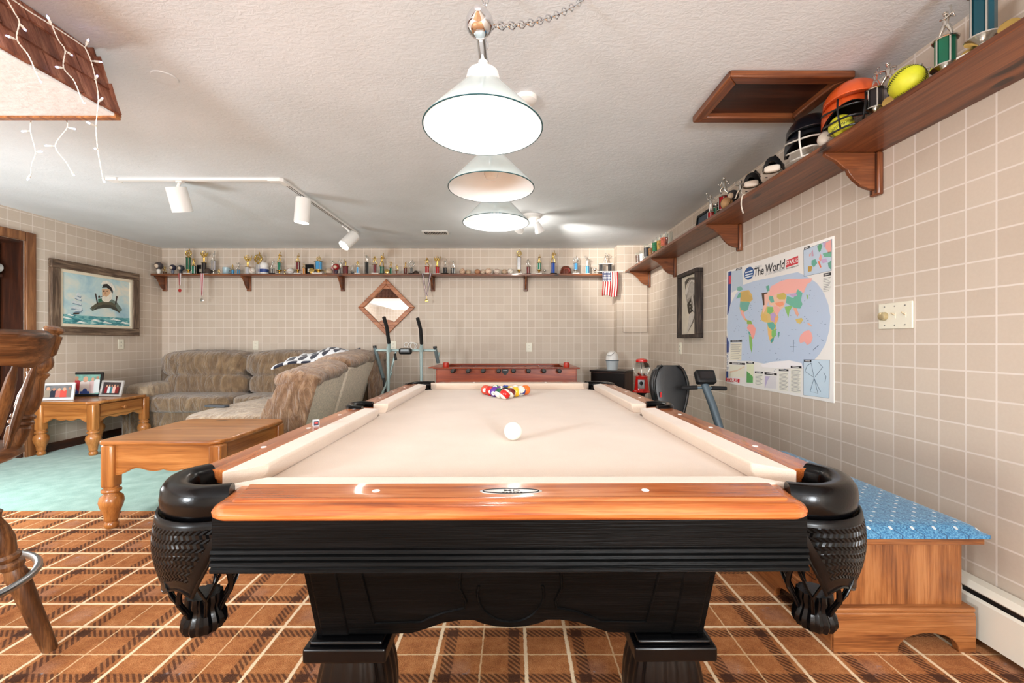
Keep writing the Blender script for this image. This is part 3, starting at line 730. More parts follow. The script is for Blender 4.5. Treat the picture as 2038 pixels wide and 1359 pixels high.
for k, y in enumerate((-.49, 0, .51)):
    pr = [(.178, dz), (.176, dz+.006), (.120, dz+.066), (.060, dz+.130), (.047, dz+.142), (.044, dz+.150)]
    m = MB(); m.lathe([(r, z) for r, z in pr], 48, (0, y, 0)); m.f = [f for f in m.f if len(f) == 4]; m.m = [0]*len(m.f)
    sh = m.build('shade', M['shade_out'], PL)
    m = MB(); m.lathe([(r-.003, z-.001) for r, z in pr], 48, (0, y, 0)); m.f = [f for f in m.f if len(f) == 4]; m.m = [0]*len(m.f)
    m.build('shade_lining', M['shade_in'], sh)
    m = MB(); m.tube([(.1775*math.cos(a), y+.1775*math.sin(a), dz) for a in [2*PI*i/48 for i in range(48)]], .0019, 6, closed=True); m.build('shade_rim', M['shade_rim'], sh)
    m = MB(); m.lathe([(.047, dz+.140), (.050, dz+.150), (.046, dz+.166), (.030, dz+.176), (.014, dz+.180), (.014, -.010)], 24, (0, y, 0)); m.build('neck_cap', M['white_paint'], sh)
    lit = k != 1
    m = MB(); m.lathe([(0, dz+.035), (.022, dz+.040), (.030, dz+.058), (.027, dz+.078), (.015, dz+.105), (.014, dz+.14)], 16, (0, y, 0)); m.build('bulb', M['bulb' if lit else 'bulb_off'], sh)
    if lit: spot('pendant_bulb', (LX, 1.76+y, BARZ+dz+.055), (LX, 1.76+y, 0), 20, 165, .3, .03, (1, .98, .96))
def chain(mb, p0, p1, sag, L=.034, w=.010, r=.0022):
    p0 = Vector(p0); p1 = Vector(p1); n = int((p1-p0).length/(L*.78))
    pts = [p0.lerp(p1, i/n)+Vector((0, 0, -sag*4*(i/n)*(1-i/n))) for i in range(n+1)]
    for i in range(n):
        a, b = pts[i], pts[i+1]; t = (b-a).normalized(); s = t.cross(Vector((0, 0, 1)))
        if s.length < .01: s = Vector((1, 0, 0))
        s.normalize(); u = s if i % 2 else s.cross(t)
        c = (a+b)/2
        mb.tube([c+t*(L/2)*math.cos(q)+u*w*math.sin(q) for q in [2*PI*k/12 for k in range(12)]], r, 5, closed=True)
m = MB(); chain(m, (.02, -.61, .01), (.34, -.26, CEIL-BARZ), .03); m.build('chain', M['chrome'], PL)
m = MB(); chain(m, (.0, -.40, .015), (.0, -.36, CEIL-BARZ), 0); m.build('chain', M['chrome'], PL)
m = MB(); chain(m, (.0, .42, .015), (.0, .40, CEIL-BARZ), 0); m.build('chain', M['chrome'], PL)
# track light
TY, TX = 3.133, -1.71
TL = thing('track_light', 'white L-shaped ceiling track with three cylinder spot heads', 'track light', (TX, TY, CEIL))
m = MB(); m.box(-1.2, -.06, -.017, .017, -.02, 0); m.build('track_rail', M['white_paint'], TL, bevel=.002)
m = MB(); m.box(-.017, .017, .06, 1.53, -.02, 0); m.build('track_rail', M['white_paint'], TL, bevel=.002)
m = MB(); m.box(-.012, -.006, .08, 1.5, -.0215, -.018); m.box(.006, .012, .08, 1.5, -.0215, -.018); m.build('track_slot', plain('track_slot', (60, 58, 56), .5), TL)
m = MB(); m.prism([(-.09, -.022), (.0, -.022), (.022, 0), (.022, .09), (-.022, .09), (-.022, .022), (-.09, .022)], -.026, 0, 'xy'); m.build('corner_joint', M['white_paint'], TL, bevel=.004)
m = MB(); m.box(-1.27, -1.19, -.03, .03, -.022, 0); m.build('feed_end', M['white_paint'], TL, bevel=.004)
def head(at, top, tip, r, lit, name='lamp_head'):
    """cylinder from closed top to open tip, hung by a stem from at"""
    at, top, tip = Vector(at), Vector(top), Vector(tip); ax = (tip-top).normalized(); L = (tip-top).length
    m = MB(); m.lathe([(0, 0), (r*.96, 0), (r, .006), (r, L), (r*.94, L), (r*.9, L*.35), (0, L*.35)], 28, top, axis=ax); h = m.build(name, M['white_paint'], TL)
    m = MB(); m.cbox(at+Vector((0, 0, -.012)), (.045, .03, .03)); m.tube([at+Vector((0, 0, -.02)), top.lerp(tip, .12)+Vector((0, 0, .0))], .011, 8); m.build('stem', M['white_paint'], h)
    m = MB(); m.lathe([(0, L*.93), (r*.7, L*.9), (r*.88, L*.6)], 20, top, axis=ax); m.build('reflector_lamp', M['bulb'] if lit else M['bulb_off'], h)
    if lit: spot('track_lamp', Vector(TL.location)+tip+ax*.01, Vector(TL.location)+tip+ax, lit, 125, .9, .03)
def rel(px, py, Y): return Vector((PX(px, Y)-TX, Y-TY, PZ(py, Y)-CEIL))
head(rel(358, 357, 3.14), rel(350, 372, 3.14), rel(364, 422, 3.20), .066, 9)
head(rel(601, 382, 3.46), rel(604, 395, 3.46), rel(600, 443, 3.46), .058, 9)
head(rel(686, 447, 4.40), rel(706, 468, 4.40), rel(684, 489, 4.30), .058, 14)
# twin ceiling spot near the back
SL = thing('ceiling_spot_pair', 'white twin-head ceiling spotlight beyond the farthest pendant shade', 'spotlight', (PX(1058, 4.05), 4.05, CEIL))
m = MB(); m.lathe([(0, -.03), (.08, -.028), (.095, -.015), (.098, 0)], 24); m.build('canopy', M['white_paint'], SL)
for dx, tilt, lit in ((-.10, (-.35, .75, -.55), 1), (.06, (.35, .45, -.8), 1)):
    m = MB(); m.tube([(dx*.6, 0, -.02), (dx, 0, -.09)], .008, 8); st = m.build('stem', M['white_paint'], SL)
    a = Vector(tilt).normalized(); c = Vector((dx, 0, -.10))-a*.04
    m = MB(); m.lathe([(0, 0), (.022, .004), (.03, .03), (.036, .06), (.046, .09), (.046, .10), (.040, .10), (.03, .05), (0, .05)], 20, c, axis=a); hd = m.build('lamp_head', M['white_paint'], SL)
    m = MB(); m.lathe([(0, .098), (.03, .09), (.036, .07)], 16, c, axis=a); m.build('reflector_lamp', M['bulb'] if lit else M['bulb_off'], hd)
P0 = Vector(SL.location)
point('ceiling_spot_bulb', P0+Vector((-.10, 0, -.13))+Vector((-.35, .75, -.55)).normalized()*.12, 8, .05)
spot('ceiling_spot_bulb', P0+Vector((.09, .045, -.175)), (1.45, 5.25, 2.02), 70, 60, .9)

# ================================================================ shingled bar canopy with icicle lights
KX0, KX1, KY0, KY1, KZ = -3.4, -1.67, -1.4, 1.809, H+.959
CAN = thing('bar_canopy', 'cedar shingled bar canopy hanging below the ceiling at upper left', 'canopy', (KX1, KY1, KZ))
m = MB(); m.box(KX0-KX1, -.004, KY0-KY1, -.02, -.004, .012); m.build('soffit', M['soffit'], CAN, smooth=False)
hz = CEIL-KZ; ins = .076
m = MB(); m.hexa([(KX0-KX1, KY0-KY1, .012), (-.012, KY0-KY1, .012), (-.012, -.012, .012), (KX0-KX1, -.012, .012)], [(KX0-KX1, KY0-KY1, hz), (-ins-.012, KY0-KY1, hz), (-ins-.012, -ins-.012, hz), (KX0-KX1, -ins-.012, hz)]); m.build('core', M['cedar'], CAN, smooth=False)
m = MB(); m.box(KX0-KX1, 0, -.024, .002, -.012, .012); m.build('edge_trim', M['cedar_trim'], CAN, bevel=.002)
rnd_ = random.Random(3); meshes = {}
slope = math.atan2(ins, hz)
def shingle_mesh(w):
    w = round(w*50)/50
    if w not in meshes:
        mm = MB(); mm.hexa([(0, -w/2, -.0), (.013, -w/2, 0), (.013, w/2, 0), (0, w/2, 0)], [(0, -w/2, .125), (.004, -w/2, .125), (.004, w/2, .125), (0, w/2, .125)])
        ob = mm.build('shingle', M['cedar'], None, smooth=False); meshes[w] = ob.data; bpy.data.objects.remove(ob)
    return meshes[w], w
for row in range(3):
    z = .004+row*.088; y = -.004-.022*row
    while y > -1.55:
        me, w = shingle_mesh(rnd_.choice([.06, .08, .10, .12])); zz = z+rnd_.uniform(-.006, .006)
        top = zz+.125 > hz
        o = inst(me, 'shingle', CAN, (-ins*zz/hz+.001*row, y-w/2, zz), (0, -slope, 0), (1, .97, min(1, (hz-zz)/.127)))
        y -= w
for row in range(3):   # the far face, towards the lounge
    z = .004+row*.088; x = -.004-.02*row
    while x > -1.7:
        me, w = shingle_mesh(rnd_.choice([.06, .08, .10, .12])); zz = z+rnd_.uniform(-.006, .006)
        inst(me, 'shingle', CAN, (x-w/2, -ins*zz/hz+.001*row, zz), (slope, 0, PI/2) if False else (0, -slope, PI/2), (1, .97, min(1, (hz-zz)/.127)))
        x -= w
# icicle string
SQ = 3.3975
def onside(zx, zy):
    px, py = zx/SQ, zy/SQ; X = -1.640; Y = 845*(-X)/(1020-px)
    if Y > 1.835: Y = 1.835; X = PX(px, Y)
    return Vector((X, Y, PZ(py, Y)))
def onfar(zx, zy): return Vector((PX(zx/SQ, 1.84), 1.84, PZ(zy/SQ, 1.84)))
IC = thing('icicle_lights', 'white icicle light string with bluish bulbs draped on the shingle canopy', 'string lights', (KX1+.03, KY1, KZ))
M['cable'] = plain('white_cable', (236, 234, 226), .45)
M['fairy'] = plain('fairy_bulb', (206, 204, 255), .3, emit=6, ecol=(190, 190, 255))
strings = [
 (onside, [(-60, -40), (70, -10), (180, 65), (300, 140), (420, 215), (510, 275), (575, 320)], []),
 (onside, [(50, 0), (95, 80), (130, 150), (115, 265), (190, 370), (240, 480), (265, 530)], [((130, 155), (178, 212)), ((112, 268), (35, 238)), ((262, 525), (280, 560))]),
 (onside, [(355, 180), (395, 270), (440, 340), (430, 455), (500, 545), (540, 640), (560, 680)], [((355, 180), (316, 102)), ((445, 345), (492, 378)), ((432, 460), (372, 452)), ((558, 675), (573, 702))]),
 (onside, [(575, 320), (615, 410), (645, 530), (665, 670), (650, 850), (660, 1000), (685, 1150), (695, 1200)], [((578, 315), (600, 262)), ((618, 412), (690, 420)), ((640, 540), (660, 508)), ((668, 690), (695, 660)), ((648, 852), (583, 824)), ((660, 1005), (638, 1006)), ((692, 1190), (708, 1238))]),
 (onfar, [(215, 795), (205, 880), (240, 1025), (215, 1110), (210, 1175)], [((205, 885), (142, 888)), ((242, 1025), (288, 1026)), ((212, 1170), (184, 1220))]),
 (onfar, [(440, 795), (455, 860), (375, 985), (450, 1100), (485, 1160)], [((455, 860), (514, 874)), ((373, 988), (300, 984)), ((482, 1155), (502, 1190))])]
for fn, pts, bulbs in strings:
    P = [fn(*p) for p in pts]; C = catmull(P, 10)
    m = MB()
    for ph in (0, PI):   # two twisted wires
        m.tube([c+Vector((.0015*math.cos(i*1.3+ph), 0, .0015*math.sin(i*1.3+ph))) for i, c in enumerate(C)], .0013, 5)
    m.build('cable', M['cable'], IC, world=True)
    for a, b in bulbs:
        A, B = fn(*a), fn(*b); D = B-A
        m = MB(); m.tube([A, A+D*.25, A+D*.3, A+D*.66, A+D*.68], [.0022, .0022, .0042, .0040, .002], 8); s_ = m.build('socket', M['cable'], IC, world=True)
        m = MB(); m.tube([A+D*.64, A+D*.72, A+D*.85, B], [.0028, .0034, .0032, .0008], 8); bl = m.build('bulb', M['fairy'], IC, world=True)
# ================================================================ storage bench
BX0, BX1, BY0, BY1 = 1.105, 1.572, 1.462, 2.52
BN = thing('storage_bench', 'oak storage bench with blue dotted cushion against the right wall', 'bench', ((BX0+BX1)/2, BY0, 0))
hw = (BX1-BX0)/2; L = BY1-BY0
m = MB(); m.box(-hw+.012, hw-.012, .012, L-.012, .125, .372); m.build('body', M['oak_z'], BN, bevel=.002)
arch = [(-hw-.006, 0), (-.06, 0)]+[(.09-.15*math.cos(a)*1.0*.66, .075*math.sin(a)) for a in [PI*k/12 for k in range(13)]]+[(hw+.014, 0), (hw+.014, .125), (-hw-.006, .125)]
arch = [(-hw-.006, 0)]+[(.085-.105*math.cos(PI*k/14), .066*math.sin(PI*k/14)**.8) for k in range(15)]+[(hw+.014, 0), (hw+.014, .125), (-hw-.006, .125)]
m = MB(); m.prism(arch, -.010, .014, 'xz'); m.build('plinth', M['oak_x'], BN, bevel=.002)
side = [(0, 0), (.12, 0)]+[(.22+.0-.10*math.cos(PI*k/10), .066*math.sin(PI*k/10)**.8) for k in range(11)]+[(L-.32+.10-.10*math.cos(PI*k/10), .066*math.sin(PI*k/10)**.8) for k in range(11)]+[(L, 0), (L, .125), (0, .125)]
m = MB(); m.prism(side, -hw-.008, -hw+.016, 'yz'); m.build('plinth', M['oak_y'], BN, bevel=.002)
for z in (.130, .146):
    m = MB(); m.box(-hw-.008, hw+.012, -.012, L, z-.008, z+.007); m.build('moulding', M['oak_x'], BN, bevel=.005, seg=3)
m = MB(); m.box(-hw-.010, hw+.035, -.018, L+.01, .372, .395); m.build('lid', M['oak_x'], BN, bevel=.003)
m = MB()
def rr(y0, y1, z0_, z1_):
    pts = []
    for yy, zz, a0 in ((y1-.03, z1_-.03, 0), (y0+.03, z1_-.03, PI/2), (y0+.03, z0_+.03, PI), (y1-.03, z0_+.03, 1.5*PI)):
        pts += [(-hw+.0115, yy+.03*math.cos(a0+k*PI/8)*(1 if k not in (2,) else .6), zz+.03*math.sin(a0+k*PI/8)*(1 if k not in (2,) else .6)) for k in range(5)]
    return pts
for q in ((.08, .46), (.56, .96)):
    m.tube(rr(q[0], q[1], .185, .345), .0022, 5, closed=True); m.tube(rr(q[0]+.012, q[1]-.012, .197, .333), .0016, 5, closed=True)
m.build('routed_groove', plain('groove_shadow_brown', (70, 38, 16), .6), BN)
def cushion_mat():
    t = NT('blue_dotted_fabric'); o = t.obj(); x = t.n('ShaderNodeSeparateXYZ'); t.link(o, x.inputs[0])
    u = t.m('DIVIDE', t.m('ADD', x.outputs[0], x.outputs[1]), .075); v = t.m('DIVIDE', t.m('SUBTRACT', x.outputs[0], x.outputs[1]), .075)
    fu = t.m('SUBTRACT', t.m('FRACT', u), .5); fv = t.m('SUBTRACT', t.m('FRACT', v), .5)
    d = t.m('SQRT', t.m('ADD', t.m('MULTIPLY', fu, fu), t.m('MULTIPLY', fv, fv)))
    dot = t.m('LESS_THAN', d, .11)
    ln = t.m('GREATER_THAN', t.m('ABSOLUTE', t.m('SUBTRACT', t.m('FRACT', t.m('ADD', u, .5)), .5)), .47)
    n = t.noise(o, 180, 3); b = t.ramp(n, [(.32, srgb((28, 82, 126))), (.5, srgb((62, 128, 172))), (.68, srgb((112, 170, 200)))])
    c = t.mix(t.m('MULTIPLY', ln, .7), b, srgb((18, 48, 88))); c = t.mix(t.m('MULTIPLY', dot, .85), c, srgb((214, 222, 222)))
    t.color(c); t.bump(n, .4, .003); return t.props(.85, sheen=.2)
m = MB()
def cz(u, v):
    x = -hw-.012+(2*hw+.062)*u; y = -.022+(L+.03)*v
    e = min(1, min(u, 1-u)*9)*1.0; e2 = min(1, min(v, 1-v)*18)
    k = math.sqrt(max(0, 1-(1-e)**2))*math.sqrt(max(0, 1-(1-e2)**2))
    return (x, y, .396+.034*(.30+.70*k)+.012*math.sin(PI*u)*math.sin(PI*v))
m.grid(cz, 24, 40); x0, x1, y0, y1 = -hw-.012, hw+.05, -.022, L+.008
n_ = 24
m.box(x0, x1, y0, y1, .394, .406)
m.build('seat_cushion', cushion_mat(), BN, ang=70)

# ================================================================ pine end tables
def turned_leg(mb, x, y, h, r=.055):
    mb.lathe([(.026, 0), (.032, .006), (.034, .025), (.027, .036), (.030, .042), (.034, .052), (.033, .058), (.036, .08), (r*.95, .125), (r*1.05, .15), (r*.96, .178), (.036, .196), (.034, .202), (.044, .206), (.047, .214), (.044, .222), (.036, .226), (.036, h)], 24, (x, y, 0))
def pine_table(loc, W, D, label, drawer_side, group='matching pine tables'):
    t = thing('end_table', label, 'table', loc, 0, group)
    h, c = .505, .07
    top = [(-W/2+c, -D/2), (W/2-c, -D/2), (W/2, -D/2+c), (W/2, D/2-c), (W/2-c, D/2), (-W/2+c, D/2), (-W/2, D/2-c), (-W/2, -D/2+c)] if drawer_side else \
          [(-W/2+.02, -D/2), (W/2-c, -D/2), (W/2-.02, -D/2+.035), (W/2, -D/2+c+.02), (W/2, D/2-.05), (W/2-.05, D/2), (-W/2+.03, D/2), (-W/2, D/2-.03), (-W/2, -D/2+.02)]
    m = MB(); m.prism(top, h-.026, h, 'xy'); m.build('table_top', M['pine_x'], t, bevel=.009, seg=3)
    a, b = W/2-.045, D/2-.045; zt, zb = h-.026, .30
    def scallop(lo, hi):
        n = 28; pts = []
        for i in range(n+1):
            s = i/n; x = lo+(hi-lo)*s
            e = min(s, 1-s)*2
            z = zb+.034*min(1, e*2.2)+.010*math.sin(e*2*PI*1.25-PI/2)*(1 if e > .2 else e*5)
            pts.append((x, z))
        return pts+[(hi, zt), (lo, zt)]
    for s in (-1, 1):
        m = MB(); m.prism(scallop(-a+.03, a-.03), s*b-.010, s*b+.010, 'xz'); m.build('apron', M['pine_x'], t, ang=25)
        m = MB(); m.prism(scallop(-b+.03, b-.03), s*a-.010, s*a+.010, 'yz'); ap_ = m.build('apron', M['pine_y'], t, ang=25)
        if drawer_side and s == 1:
            m = MB(); m.box(a+.010, a+.022, -b+.05, b-.05, .355, .470); dr = m.build('drawer_front', M['pine_y'], t, bevel=.004)
            m = MB(); m.lathe([(.008, 0), (.008, .012), (.016, .020), (.017, .028), (.012, .034), (0, .036)], 18, (a+.022, 0, .413), axis=(1, 0, 0)); m.build('knob', M['pine_z'], dr)
        m = MB(); m.tube([(x, s*(b+.0105)*1.0, z+.008) for x, z in scallop(-a+.03, a-.03)[:29]], .004, 5); m.build('apron_bead', M['pine_x'], t)
    for sx in (-1, 1):
        for sy in (-1, 1):
            m = MB(); x, y = sx*a, sy*b
            q = [(x-.035, y-.035), (x+.035, y-.035), (x+.035, y+.035), (x-.035, y+.035)]
            m.prism(q, .232, zt, 'xy'); lg = m.build('leg', M['pine_z'], t, bevel=.012)
            m = MB(); turned_leg(m, x, y, .24); m.build('turned_foot', M['pine_z'], lg)
    return t
pine_table((-1.99, 2.735, .004), .70, .70, 'pine end table with turned legs in front of the sectional sofa', False)
pine_table((-4.19, 4.27, .004), .58, .64, 'pine end table with a drawer in the corner holding framed photos', True)
# framed photographs
def photo(loc, rz, w, h, fm, border, mat_c, groups, label, tilt=.22):
    t = thing('photo_frame', label, 'photo frame', loc, rz, 'framed photos on the pine table')
    T = Matrix.Rotation(-tilt, 4, 'X')
    def B(name, x0, x1, y0, y1, z0, z1, mt, par, bev=.002):
        m = MB(); m.tf = T; m.box(x0, x1, y0, y1, z0, z1); return m.build(name, mt, par, bevel=bev)
    for x0, x1, z0, z1 in ((-w/2, w/2, 0, border), (-w/2, w/2, h-border, h), (-w/2, -w/2+border, border, h-border), (w/2-border, w/2, border, h-border)):
        B('frame_bar', x0, x1, -.012, .006, z0, z1, fm, t)
    pm = B('photo_print', -w/2+border, w/2-border, -.003, .003, border, h-border, plain('photo_paper', mat_c, .3, var=.25, vscale=25), t, 0)
    B('back_strut', -.02, .02, .006, .012, 0, h*.8, M['black'], t, 0)
    for k, (gx, gw, gz, gh, cc, hc) in enumerate(groups):
        m = MB(); m.tf = T; yy = -.0038-.0004*k
        n = 10
        m.poly([(gx-gw/2, yy, gz), (gx+gw/2, yy, gz), (gx+gw/2, yy, gz+gh*.72), (gx+gw*.3, yy, gz+gh*.8), (gx-gw*.3, yy, gz+gh*.8), (gx-gw/2, yy, gz+gh*.72)])
        m.build('printed_figure', plain('print_%d_%d_%d' % cc, cc, .35), pm, smooth=False)
        m = MB(); m.tf = T; r = gw*.24
        m.poly([(gx+r*math.cos(2*PI*i/n), yy-.0001, gz+gh*.9+r*1.25*math.sin(2*PI*i/n)) for i in range(n)])
        m.build('printed_figure', plain('print_%d_%d_%d' % hc, hc, .35), pm, smooth=False)
sk1, sk2 = (206, 160, 132), (180, 132, 106)
tz = .5105
photo((PX(114, 4.06), 4.06, tz), .30, .25, .165, plain('white_frame', (232, 232, 230), .3), .022, (120, 122, 124), [(-.08, .06, .03, .09, (150, 140, 124), sk1), (-.035, .05, .028, .085, (40, 44, 60), sk2), (.005, .05, .03, .08, (190, 120, 110), sk1), (.045, .06, .027, .085, (206, 80, 70), sk1), (.085, .04, .03, .09, (120, 116, 110), sk2)], 'white framed group photo, leftmost on the corner pine table')
photo((PX(176, 4.42), 4.36, tz), .08, .36, .245, M['black'], .022, (120, 170, 158), [(-.13, .05, .03, .15, (222, 224, 226), sk1), (-.07, .075, .03, .17, (176, 44, 56), sk2), (.015, .10, .025, .165, (226, 216, 212), sk1), (.085, .06, .03, .16, (214, 190, 190), sk1), (.13, .06, .035, .17, (214, 222, 222), sk2), (-.07, .065, .024, .04, (40, 70, 150), (40, 70, 150)), (.02, .09, .024, .035, (50, 80, 150), (50, 80, 150))], 'black framed group photo in the middle of the corner pine table', .12)
photo((PX(234, 4.42), 4.34, tz), -.12, .25, .165, plain('silver_frame', (206, 206, 204), .3, .4), .02, (60, 52, 54), [(-.06, .04, .035, .08, (130, 30, 40), sk1), (-.03, .035, .035, .085, (210, 220, 224), sk1), (.0, .035, .035, .08, (60, 120, 130), sk2), (.03, .04, .035, .085, (226, 180, 170), sk1), (.065, .04, .035, .08, (120, 40, 40), sk2)], 'silver framed group photo, rightmost on the corner pine table')

# ================================================================ bar stool
C0 = Vector((-1.81, 1.27, 0))
ST = thing('bar_stool', 'dark walnut bar stool with turned legs at the left edge', 'bar stool', tuple(C0))
m = MB(); m.lathe([(0, .672), (.16, .674), (.215, .682), (.232, .695), (.230, .710), (.215, .720), (.12, .716), (0, .712)], 40); m.build('seat', M['stool_y'], ST)
m = MB(); m.lathe([(0, .64), (.10, .64), (.10, .674), (0, .674)], 24); m.build('swivel_plate', M['black'], ST)
m = MB(); m.lathe([(0, .60), (.15, .60), (.158, .612), (.15, .64), (0, .64)], 32); m.build('under_seat', M['stool_y'], ST)
lp = [(0, .020), (.06, .022), (.30, .0255), (.46, .029), (.50, .024), (.515, .031), (.53, .031), (.545, .022), (.555, .029), (.57, .031), (.585, .023), (.60, .026), (.66, .033), (.72, .030), (.78, .021), (.80, .026), (.81, .030), (.825, .024), (.84, .028), (.90, .034), (.95, .031), (1, .026)]
for k in range(4):
    a = math.radians(43+90*k); A = Vector((.29*math.cos(a), .29*math.sin(a), 0)); B = Vector((.125*math.cos(a), .125*math.sin(a), .62))
    m = MB(); m.tube([A.lerp(B, s) for s, r in lp], [r for s, r in lp], 16); m.build('leg', M['stool'], ST)
m = MB(); m.tube([(.262*math.cos(a), .262*math.sin(a), .30) for a in [2*PI*i/48 for i in range(48)]], .0115, 10, closed=True); m.build('foot_ring', M['steel'], ST)
# back: two turned posts, paddle spindles and a curved crest rail, leaning out towards the pool table
def bk(az, s):  # s = 0 at seat, 1 at crest
    r = .205+.092*s; a = math.radians(az); return Vector((r*math.cos(a), r*math.sin(a), .712+.385*s))
pp = [(0, .019), (.08, .027), (.17, .029), (.19, .022), (.205, .031), (.225, .031), (.24, .024), (.255, .030), (.275, .030), (.29, .022), (.34, .029), (.44, .030), (.58, .021), (.62, .027), (.635, .029), (.65, .020), (.70, .029), (.74, .028), (.79, .020), (.81, .026), (.97, .027), (.975, .018), (.985, .018), (1.0, .024), (1.02, .027), (1.04, .024), (1.055, .006)]
for az in (42, -42):
    m = MB(); m.tube([bk(az, s) for s, r in pp], [r for s, r in pp], 16); m.build('back_post', M['stool'], ST)
for az in (28, 10, -10, -28):
    P = [bk(az, s) for s in (0, .12, .2, .45, .62, .66, .7, .85)]
    m = MB(); m.tube(P, [.010, .011, .018, .022, .017, .013, .010, .009], 10, flat=.55, up=(math.cos(math.radians(az)), math.sin(math.radians(az)), 0)); m.build('spindle', M['stool'], ST)
def crest(u, v):
    az = -41+82*u; e = min(u, 1-u)
    z0_, z1_ = .735-.02*math.sin(e*2*PI*1.5)-(.03 if .1 < e else 0)*min(1, (e-.1)*8 if e > .1 else 0), .955+.055*min(1, e*7)
    s = z0_+(z1_-z0_)*(v if v <= 1 else 1); return bk(az, s)
m = MB()
def cr(u, v):
    w = 4*v
    side_ = 0 if w < 2 else 1
    t_ = (w/2) if w < 2 else (4-w)/2
    t_ = max(0, min(1, t_)); p = crest(u, t_); a = math.radians(-41+82*u); off = .016 if side_ == 0 else -.010
    k = 1 if 0 < t_ < 1 else .2
    return tuple(p+Vector((math.cos(a), math.sin(a), 0))*(off*k))
m.grid(cr, 28, 16); m.build('crest_rail', M['stool_y'], ST, ang=60)

# ================================================================ sectional sofa
def velour(name, d, md, l, sc_=1):
    t = NT(name); o = t.obj()
    mp = t.n('ShaderNodeMapping'); mp.inputs['Scale'].default_value = (6*sc_, 5*sc_, 2.0*sc_); t.link(o, mp.inputs[0])
    w = t.noise(mp.outputs[0], 1.6, 4, .6, 1.6); n = t.noise(o, 14, 4)
    f = t.m('ADD', t.m('MULTIPLY', w, .65), t.m('MULTIPLY', n, .35))
    t.color(t.ramp(f, [(.34, srgb(d)), (.5, srgb(md)), (.64, srgb(l))]))
    t.bump(t.m('ADD', w, t.m('MULTIPLY', t.noise(o, 220, 2), .12)), .8, .05); return t.props(.85, sheen=.5, spec=.2)
M['velour'] = velour('brown_velour', (94, 73, 52), (120, 97, 72), (148, 124, 95))  # lightest tone paints the fold highlights into the fabric colour
M['velour_l'] = velour('tan_velour', (130, 108, 84), (160, 138, 112), (190, 170, 144))
M['rib'] = velour('rib_velour', (104, 75, 53), (134, 102, 75), (168, 137, 107), 1.5)
M['weave'] = plain('speckled_weave', (222, 206, 188), .9, var=.22, vscale=70, bump=.4, bscale=160)
SF = thing('sectional_sofa', 'brown velour reclining sectional sofa in the back left corner', 'sofa', (-3.1, 4.9, .004))
def part(name, mt, fn, ang=60, **k):
    m = MB(); fn(m); return m.build(name, mt, SF, world=True, ang=ang, **k)
# back run, along the wall
part('base', M['velour'], lambda m: m.box(-4.36, -1.95, 4.72, 5.38, .004, .30), bevel=.03)
part('footrest_panel', M['velour'], lambda m: (m.sq((-3.62, 4.70, .20), (1.00, .12, .30), .35, wr=.01, seed=3)))
part('footrest_panel', M['velour'], lambda m: (m.sq((-2.62, 4.70, .20), (.98, .12, .30), .35, wr=.01, seed=4)))
for x, sd in ((-3.60, 1), (-2.60, 2)):
    part('seat_cushion', M['velour'], lambda m: m.sq((x, 4.90, .385), (1.0, .62, .20), .42, 64, 18, .012, sd, 22))
    part('lumbar_cushion', M['velour'], lambda m: m.sq((x-.02, 5.10, .57), (1.0, .36, .30), .62, 64, 24, .022, sd+5, 19))
    part('head_cushion', M['velour'], lambda m: m.sq((x-.05, 5.15, .805), (1.06, .46, .34), .62, 72, 28, .024, sd+9, 19))
part('back_frame', M['velour'], lambda m: m.sq((-3.1, 5.30, .62), (2.5, .2, .62), .3, 20, 12))
part('armrest', M['velour_l'], lambda m: (m.sq((-4.12, 4.98, .50), (.30, .72, .22), .45, wr=.008, seed=21)))
part('armrest_side', M['velour'], lambda m: m.box(-4.25, -4.02, 4.68, 5.32, .004, .48), bevel=.04, seg=3)
part('corner_wedge', M['velour'], lambda m: m.sq((-1.98, 5.10, .60), (.86, .60, .70), .45, 30, 16, .012, 31))
# side run, its back towards the pool table
yA, yB, yC = 3.34, 3.956, 4.70
def bx_(z): return -1.76+.28*z      # outer face leans out
def wedge(m, y0, y1, zt0, zt1, t=.40):
    m.hexa([(bx_(0)-t-.04, y0, .05), (bx_(0), y0, .05), (bx_(0), y1, .05), (bx_(0)-t-.04, y1, .05)],
           [(bx_(zt0)-t*.72, y0, zt0-.03), (bx_(zt0), y0, zt0), (bx_(zt1), y1, zt1), (bx_(zt1)-t*.72, y1, zt1-.03)])
part('back_panel', M['weave'], lambda m: wedge(m, yA+.01, yB-.006, .76, .835), bevel=.03, seg=3)
part('back_panel', M['weave'], lambda m: wedge(m, yB+.006, yC, .835, .89), bevel=.03, seg=3)
def endface(u, v):
    z = .05+.72*v; x = bx_(z)-.46*(1-.28*v)*(1-u)+.01; e = min(u, 1-u)*2
    return (x, yA-.035*math.sqrt(max(0, e))*(1+.25*math.cos(u*8*PI)*.6)+.02, z-(.05*(1-u)**2 if v > .8 else 0))
part('end_panel', M['rib'], lambda m: m.grid(endface, 40, 14))
def roll(y0, y1, z0_, z1_, sd):
    def fn(u, v):
        a = 2*PI*u; y = y0+(y1-y0)*v; e = min(1, min(v, 1-v)*7); e = math.sqrt(max(0, 1-(1-e)**2))
        zc = z0_+(z1_-z0_)*v; w = 1+.04*math.sin(11*v+sd)+.03*math.sin(23*v+3*u*6+sd)
        return (bx_(zc)-.17+.19*math.cos(a)*w*(.5+.5*e), y, zc+.010+.085*math.sin(a)*w*(.35+.65*e))
    return lambda u, v: fn(u, v) if 0 < v < 1 else (bx_(z0_+(z1_-z0_)*v)-.17, y0+(y1-y0)*v, z0_+(z1_-z0_)*v+.01)
part('head_roll', M['rib'], lambda m: m.grid(roll(yA-.01, yB+.05, .745, .825, 1), 20, 24, True))
